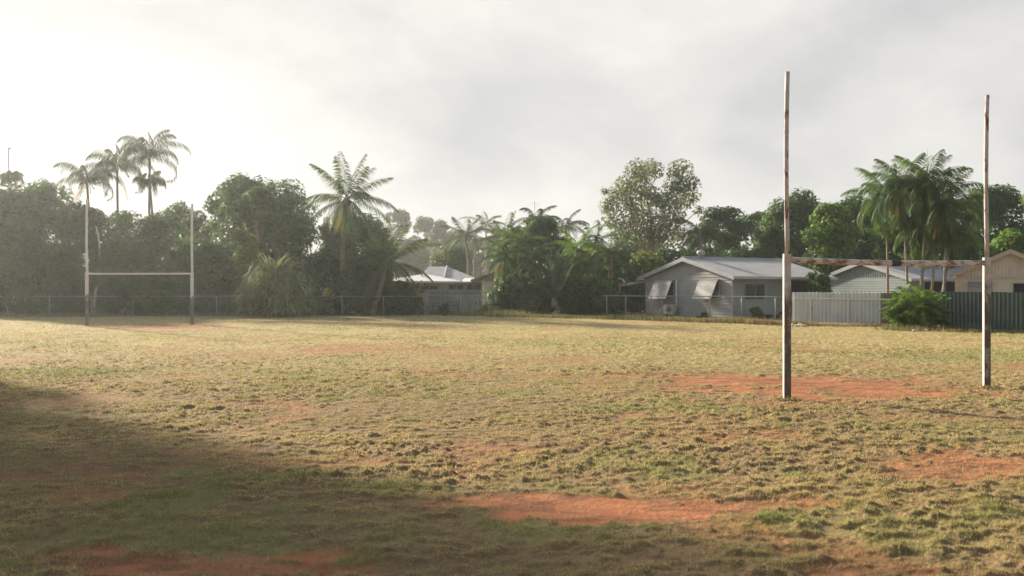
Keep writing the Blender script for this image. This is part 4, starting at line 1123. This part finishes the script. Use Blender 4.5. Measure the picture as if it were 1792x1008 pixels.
window(H4, f4, s4(735), s4(768), Z(508, Y4), Z(499, Y4), 1, M_TAN); window(H4, f4, s4(785), s4(812), Z(508, Y4), Z(498, Y4), 1, M_TAN); window(H4, f4, s4(816), s4(842), Z(508, Y4), Z(498, Y4), 1, M_TAN)
Y5 = 97.0
H5 = thing('grey_roofed_house', 'taller house with a grey roof rising behind the pale roofed one', 'house', Vector((X(790, Y5), Y5, .6)))
mb = MB(); mb.hexa([Vector(v) for v in ((X(738, Y5), Y5, .3), (X(836, Y5), Y5, .3), (X(836, Y5), Y5 + 8, .3), (X(738, Y5), Y5 + 8, .3), (X(738, Y5), Y5, Z(490, Y5)), (X(836, Y5), Y5, Z(490, Y5)), (X(836, Y5), Y5 + 8, Z(490, Y5)), (X(738, Y5), Y5 + 8, Z(490, Y5)))]); part('wall', mb, M_BROWNW, H5)
mb = MB(); hip_roof(mb, X(728, Y5), X(843, Y5), Y5 - .6, Y5 + 9, Z(491, Y5), Z(466.5, Y5 + 4.2), 3.6, .9); part('roof', mb, M_ROOF, H5)
mb = MB(); y0_, y1_ = Y5 + .2, Y5 + 4.1
for xa, xb, up_ in ((X(776, Y5), X(778.2, Y5), .16),):
    lo_ = lambda y: Z(491, Y5) + (Z(466.5, Y5 + 4.2) - Z(491, Y5)) * (y - Y5 + .6) / 4.8
    mb.hexa([Vector((xa, y0_, lo_(y0_) - .05)), Vector((xb, y0_, lo_(y0_) - .05)), Vector((xb, y1_, lo_(y1_) - .05)), Vector((xa, y1_, lo_(y1_) - .05)),
             Vector((xa, y0_, lo_(y0_) + up_)), Vector((xb, y0_, lo_(y0_) + up_)), Vector((xb, y1_, lo_(y1_) + up_)), Vector((xa, y1_, lo_(y1_) + up_))])
part('fire_wall', mb, M_ROOFL, H5)
Y6 = 80.0
H6 = thing('cream_gabled_building', 'cream walled building with a brown edged roof beside the jungle clump', 'building', Vector((X(866, Y6), Y6, .55)))
x6 = X(843, Y6); f6 = Fr((x6, Y6, 0), (1, 0, 0), (0, -1, 0)); w6 = X(905, Y6) - x6
mb = MB(); f6.box(mb, 0, w6, -6, 0, .4, Z(492, Y6)); part('wall', mb, M_CREAM, H6)
mb = MB(); zt = Z(492, Y6) + .002
mb.add([f6.p(0, 0, zt), f6.p(w6, 0, zt), f6.p(w6, 0, Z(478, Y6)), f6.p(w6 * .45, 0, Z(479, Y6))], [(0, 1, 2, 3)]); part('gable_infill', mb, M_BLUEF, H6)
mb = MB(); a, b, c = (Vector((X(824, Y6), Y6 - .5, Z(493, Y6))), Vector((X(870, Y6), Y6 - .5, Z(477, Y6))), Vector((X(918, Y6), Y6 - .5, Z(493, Y6)))); dv = Vector((0, 7, 0)); u = Vector((0, 0, .16))
for p, q in ((a, b), (b, c)): mb.hexa([p, q, q + dv, p + dv, p + u, q + u, q + dv + u, p + dv + u])
part('roof', mb, pmat('brown_roof', (.26, .20, .15), (.20, .15, .12), 2, .6), H6)
mb = MB(); f6.box(mb, s_ := X(857, Y6) - x6, w6 - .1, .004, .5, Z(522, Y6), Z(518, Y6)); part('window_hood', mb, M_WHITE, H6)
mb = MB(); f6.box(mb, X(857, Y6) - x6, w6 - .1, .003, .03, Z(517, Y6), Z(503, Y6)); part('window', mb, M_BROWNW, H6)

# ------------------------------------------------------------------ fences
def follow(pts, step=.5):
    out = []
    for a, b in zip(pts, pts[1:]):
        n = max(1, int((b - a).length / step))
        out += [a.lerp(b, i / n) for i in range(n)]
    out.append(pts[-1]); return [Vector((p.x, p.y, g1(p.x, p.y))) for p in out]

def chain_fence(label, a, b, h, ph, step=2.9, rail=True, r=.026, postxs=None, low=False):
    root = thing('chain_link_fence', label, 'fence', a)
    d = b - a; d.z = 0; ln = d.length; e = d.normalized()
    gzp = lambda s: g1((a + e * s).x, (a + e * s).y)
    P = lambda s, z: Vector(((a + e * s).x, (a + e * s).y, gzp(s) + z))
    ss = postxs or [i * ln / round(ln / step) for i in range(round(ln / step) + 1)]
    for s in ss:
        mb = MB(); mb.tube([P(s, -.2), P(s, ph), P(s, ph + .03)], [r * 1.15, r * 1.15, r * .5], 7); part('post', mb, M_POST, root, smooth=True)
    if rail:
        mb = MB(); n = 24; mb.tube([P(i * ln / n, h) + Vector((0, .0, 0)) for i in range(n + 1)], r * .85, 6); part('top_rail', mb, M_POST, root, smooth=True)
    mb = MB(); pit = .12; o = Vector((e.y, -e.x, 0)) * .03
    for i in range(int(ln / pit)):
        for sg in (1, -1):
            s0 = i * pit; s1 = s0 + sg * (h - .06)
            p, q = P(s0, .05) + o, P(s0, h - .02) + o
            q = q + e * sg * (h - .07)
            if s1 < 0 or s1 > ln: continue
            x = e * .0022; y = Vector((0, 0, .0022)); z = o.normalized() * .003
            mb.add([p + x, p - x, p + z, q + x, q - x, q + z], [(0, 1, 4, 3), (1, 2, 5, 4), (2, 0, 3, 5)])
    part('wire_mesh', mb, M_WIRE, root)
    return root
fA = gat(-60, 66.6); fB = gat(744, 66.8)
chain_fence('long chain link fence running before the dark trees on the left', fA, fB, 1.30, 1.32)
fC = gat(746, 66.9); fD = gat(878, 66.6)
chain_fence('short chain link fence with gate posts before the pale roofed house', fC, fD, 1.32, 1.36, postxs=[.1, 2.35, 4.7])
fE = gat(1054, 64.5); fG = gat(1371, 57.6)
ev_ = (fG - fE); ev_.z = 0
ps = []
for px in (1062, 1095, 1140, 1158, 1242, 1298, 1357, 1370):
    k = (px - CX) / F; e = ev_.normalized(); s = (k * fE.y - fE.x) / (e.x - k * e.y); ps.append(s)
chain_fence('chain link fence with a top rail before the grey house', fE, fG, 1.36, 1.38, postxs=ps, r=.032)

def sheet_fence(label, a, b, h, mat, rails, postpx, front=True, gap=.08, pitch=.20, extra=None, cap=None):
    root = thing('corrugated_fence', label, 'fence', a)
    d = b - a; d.z = 0; ln = d.length; e = d.normalized(); o = Vector((e.y, -e.x, 0))
    if o.y > 0: o = -o
    fr = Fr(Vector((a.x, a.y, 0)), e, o); gy = lambda s: g1((a + e * s).x, (a + e * s).y)
    mb = MB(); lim = extra[0] if extra else ln
    jag = {}
    top = lambda s: gy(s) + h + jag.setdefault(int(s / .85), random.uniform(-.018, .018))
    ribs(mb, fr, 0, lim, lambda s: gy(s) + gap, top, pitch, .05); part('sheet_panel', mb, mat, root)
    if extra:
        mb = MB(); ribs(mb, fr, lim, ln, lambda s: gy(s) + gap, top, pitch, .03); part('sheet_panel', mb, extra[1], root)
    for z in rails:
        mb = MB(); n = 16
        for i in range(n):
            s0, s1 = ln * i / n, ln * (i + 1) / n
            mb.bar(fr.p(s0, .078 if front else -.04, gy(s0) + z), fr.p(s1, .078 if front else -.04, gy(s1) + z), .045, .07)
        part('rail', mb, M_RAIL if front else mat, root)
    for px in postpx:
        k = (px - CX) / F; s = (k * a.y - a.x) / (e.x - k * e.y)
        mb = MB(); p = fr.p(s, .105, gy(s) - .2); mb.box(p - e * .03, e * .065, o * .055, (0, 0, h - .35 + .2 + .02)); part('post', mb, M_RAIL, root)
    return root, fr
a = hit(1386, 566); b = hit(1655, 572); bx = Vector((b.x, b.y, 0)); a.z = g1(a.x, a.y)
e = (bx - Vector((a.x, a.y, 0))).normalized(); k = (1541 - CX) / F; slim = (k * a.y - a.x) / (e.x - k * e.y)
sheet_fence('pale grey corrugated fence with a pipe rail beside the near goal', a, b, 55 / F * a.y, M_FPALE, (1.36,), (1419, 1485), extra=(slim, M_FBROWN))
a2 = hit(1645, 574); b2 = hit(1850, 583)
sheet_fence('tall dark green corrugated fence at the right edge', a2, b2, 64 / F * a2.y, M_FGREEN, (1.6,), (), front=False, gap=.0, pitch=.2)

# steel panel fence and pipe gate in front of the pale roofed house
a = gat(749, 79); b = gat(843, 79); Z0 = a.z
root = thing('steel_panel_fence', 'blue grey steel panel fence with pale posts before the pale roofed house', 'fence', a)
fr = Fr((a.x, a.y, 0), b - a, (0, -1, 0)); ln = b.x - a.x; hz = Z(508, 79)
mb = MB(); ribs(mb, fr, 0, ln, lambda s: Z0 + .1, lambda s: hz - .06, .22, .03); part('sheet_panel', mb, M_BLUEF, root)
mb = MB(); fr.box(mb, -.02, ln, .035, .085, hz - .1, hz); fr.box(mb, -.02, ln, .035, .08, Z(516, 79) - .04, Z(516, 79)); part('rail', mb, M_POST, root)
for px in (749, 772, 779, 811, 816, 843):
    s = X(px, 79) - a.x; mb = MB(); fr.box(mb, s - .035, s + .035, .09, .15, Z0 - .2, hz + .03); part('post', mb, M_TRIM, root)
a = gat(755, 68.4)
root = thing('pipe_gate', 'low rusty green pipe gate standing open before the steel panel fence', 'gate', a)
mb = MB(); p = gat(802, 68.4); mb.tube([p - Vector((0, 0, .2)), Vector((p.x, p.y, Z(517, 68.4)))], .085, 8); part('post', mb, M_RUSTG, root, smooth=True)
mb = MB(); p = gat(776, 68.4); mb.tube([p - Vector((0, 0, .2)), Vector((p.x, p.y, Z(526, 68.4)))], .07, 8); part('post', mb, M_RUSTG, root, smooth=True)
mb = MB(); mb.tube([at(757, 530, 68.4), at(779, 529.5, 68.4), at(803, 526, 68.4)], .035, 7); mb.tube([at(757, 535, 68.4), at(803, 534, 68.4)], .03, 7); mb.tube([at(757, 529, 68.4), at(757, 541, 68.4)], .03, 7)
part('gate_rail', mb, M_RUSTG, root, smooth=True)
mb = MB(); p = gat(727, 72); mb.tube([p - Vector((0, 0, .2)), Vector((p.x, p.y, Z(520, 72)))], .045, 8)
tag(part('white_marker_post', mb, M_WHITE, None, smooth=True), 'thin white post beside the short coconut palm', 'post')
mb = MB(); p = gat(713, 76); mb.cbox((p.x, p.y, Z(533, 76)), 1.1, .5, .62); mb.cbox((p.x, p.y - .02, Z(538, 76) - .2), 1.2, .6, .06)
tag(part('white_tank', mb, M_WHITE, None, bevel=.05), 'small white tank seen under the short coconut palm fronds', 'tank')

# a white bird on the carport roof
bp_ = fg.p(Wd + 2.6, -.12, z1 + .035)
mb = MB(); bd = [Vector(v) for v in ((.16, 0, .10), (.11, 0, .13), (.04, 0, .17), (-.03, 0, .21), (-.075, 0, .275), (-.085, 0, .32), (-.11, 0, .325), (-.145, 0, .305))]
mb.tube([bp_ + v for v in bd], [.012, .03, .06, .062, .04, .042, .03, .004], 10)
for s in (-.02, .02): mb.tube([bp_ + Vector((0, s, 0)), bp_ + Vector((.005, s, .14))], .007, 5)
tag(part('bird', mb, M_WHITE, None, smooth=True), 'white bird perched on the end of the carport roof', 'bird')

# rubble and scraps
def lump(c, r, flat=.55):
    mb = MB(); c = Vector(c); n = 7; rings = []
    for i, f in enumerate((-.9, -.3, .4, .95)):
        rings.append([c + Vector((math.cos(2 * math.pi * k / n) * r * math.sqrt(max(.08, 1 - f * f)) * random.uniform(.75, 1.2), math.sin(2 * math.pi * k / n) * r * math.sqrt(max(.08, 1 - f * f)) * random.uniform(.75, 1.2), f * r * flat * random.uniform(.85, 1.1))) for k in range(n)])
    vs = [v for q in rings for v in q]; fs = [(i * n + k, i * n + (k + 1) % n, (i + 1) * n + (k + 1) % n, (i + 1) * n + k) for i in range(3) for k in range(n)]
    fs += [tuple(reversed(range(n))), tuple(3 * n + k for k in range(n))]
    mb.add(vs, fs); return mb
for px, py, r in ((1387, 570, .13), (1393, 571, .12), (1400, 570, .16), (1405, 571, .13), (1409, 570.5, .12), (1381, 571, .10)):
    p = hit(px, py)
    tag(part('broken_concrete', lump(p + Vector((0, 0, r * .25)), r), M_CONC), 'lump of pale broken concrete below the pale corrugated fence', 'rubble', 'lumps of concrete by the fence')
for px, py in ((1581, 577), (1600, 580), (1621, 579)):
    p = hit(px, py); tag(part('pale_stone', lump(p + Vector((0, 0, .04)), .10), M_CONC), 'pale stone lying at the foot of the palm bush', 'stone', 'stones under the palm bush')
M_SCRAP = pmat('dry_scrap', (.46, .42, .35), (.34, .30, .24), 9, .9, .1)
for px, py in ((30, 642), (125, 784), (443, 874), (468, 875), (764, 550), (1360, 986)):
    p = hit(px, py); r = .014 + .0009 * p.y
    tag(part('pale_scrap', lump(p + Vector((0, 0, .03)), r, .3), M_SCRAP), 'small pale scrap lying loose in the grass', 'scrap', 'pale scraps lying in the grass')
# logs and cut branches at the fence foot on the left
for p0, p1, r, lab in (((10, 552), (22, 553), .08, 'pale log on the ground at the left edge before the fence'), ((36, 553), (48, 553), .07, 'pale log on the ground between the left edge and the far goal')):
    a, b = hit(*p0), hit(*p1); mb = MB(); mb.tube([a + Vector((0, 0, r)), a.lerp(b, .5) + Vector((0, .1, r * 1.2)), b + Vector((0, 0, r))], [r, r * .95, r * .7], 8)
    tag(part('log', mb, PALE_BARK, None, smooth=True), lab, 'log')

# a lamp on a pole and an aerial mast
b = gat(15, 96); root = thing('lamp_pole', 'thin pole with a small lamp head above the trees at the left edge', 'lamp pole', b)
mb = MB(); mb.tube([b, Vector((b.x, b.y, Z(259, 96)))], [.09, .05], 8); part('pole', mb, M_POST, root, smooth=True)
mb = MB(); mb.cbox((b.x + .1, b.y, Z(259.5, 96)), .35, .2, .14); part('lamp_head', mb, M_POST, root, bevel=.03)
b = gat(935, 92); root = thing('aerial_mast', 'thin aerial mast rising behind the jungle clump', 'mast', b)
mb = MB(); mb.tube([b, Vector((b.x, b.y, Z(352, 92)))], [.07, .04], 6); part('pole', mb, M_POST, root, smooth=True)
mb = MB(); zt = Z(357, 92); mb.bar((b.x - .35, b.y, zt), (b.x + .35, b.y, zt), .03); [mb.bar((b.x + q, b.y - .3, zt), (b.x + q, b.y + .3, zt), .015) for q in (-.3, -.15, 0, .15, .3)]; part('aerial', mb, M_POST, root)

# ------------------------------------------------------------------ rank grass and leaf litter along the fences
def tufts(runs):
    Vs, Cs = [], []
    for px0, py0, px1, py1, n, h, wid, mix in runs:
        a, b = hit(px0, py0), hit(px1, py1); t = rng.random(n)
        cl = fbm(t * 9 + px0, t * 0 + 3.3, 5, 3); kp = rng.random(n) < sstep(.3, .6, cl) + .15; t = t[kp]; m = len(t)
        x = a.x + (b.x - a.x) * t + rng.normal(0, wid, m); y = a.y + (b.y - a.y) * t + rng.normal(0, wid, m)
        hh = h * rng.uniform(.3, 1.1, m) * (.4 + 1.1 * fbm(t * 14 + px1, t * 0, 9, 2))
        r = rng.random((m, 1)); c = np.array((.37, .28, .14)) * (.5 + .6 * r)
        g = rng.random(m) < mix; c[g] = np.array((.10, .14, .04)) * (.6 + .9 * rng.random((g.sum(), 1)))
        v, c = blades(x, y, hh, np.full(m, .03), np.radians(rng.uniform(3, 45, m)), c); Vs.append(v); Cs.append(c)
    tag(nmesh('weeds', np.concatenate(Vs), 3, BLADE, None, None, np.concatenate(Cs)), 'rank dry grass and weeds along the fence lines', None, None, 'stuff')
tufts([(1125, 560, 1260, 564, 5000, .35, .35, .4), (1230, 563, 1315, 566, 4000, .34, .3, .35), (1315, 567, 1350, 568, 3500, .30, .2, .05), (1345, 567, 1420, 569, 3000, .28, .3, .3),
       (1380, 568, 1560, 572, 5000, .22, .3, .25), (740, 550, 900, 554, 9000, .5, .4, .45), (860, 554, 1070, 558, 7000, .35, .4, .5), (-40, 554, 400, 553, 9000, .30, .4, .5),
       (400, 553, 740, 550, 8000, .30, .4, .45), (1560, 577, 1660, 578, 3500, .3, .5, .4), (1650, 580, 1792, 583, 3500, .16, .2, .2), (1060, 558, 1130, 560, 2500, .35, .4, .5),
       (1368, 699, 1388, 699, 220, .10, .10, .45), (1718, 680, 1736, 680, 180, .10, .10, .4)])
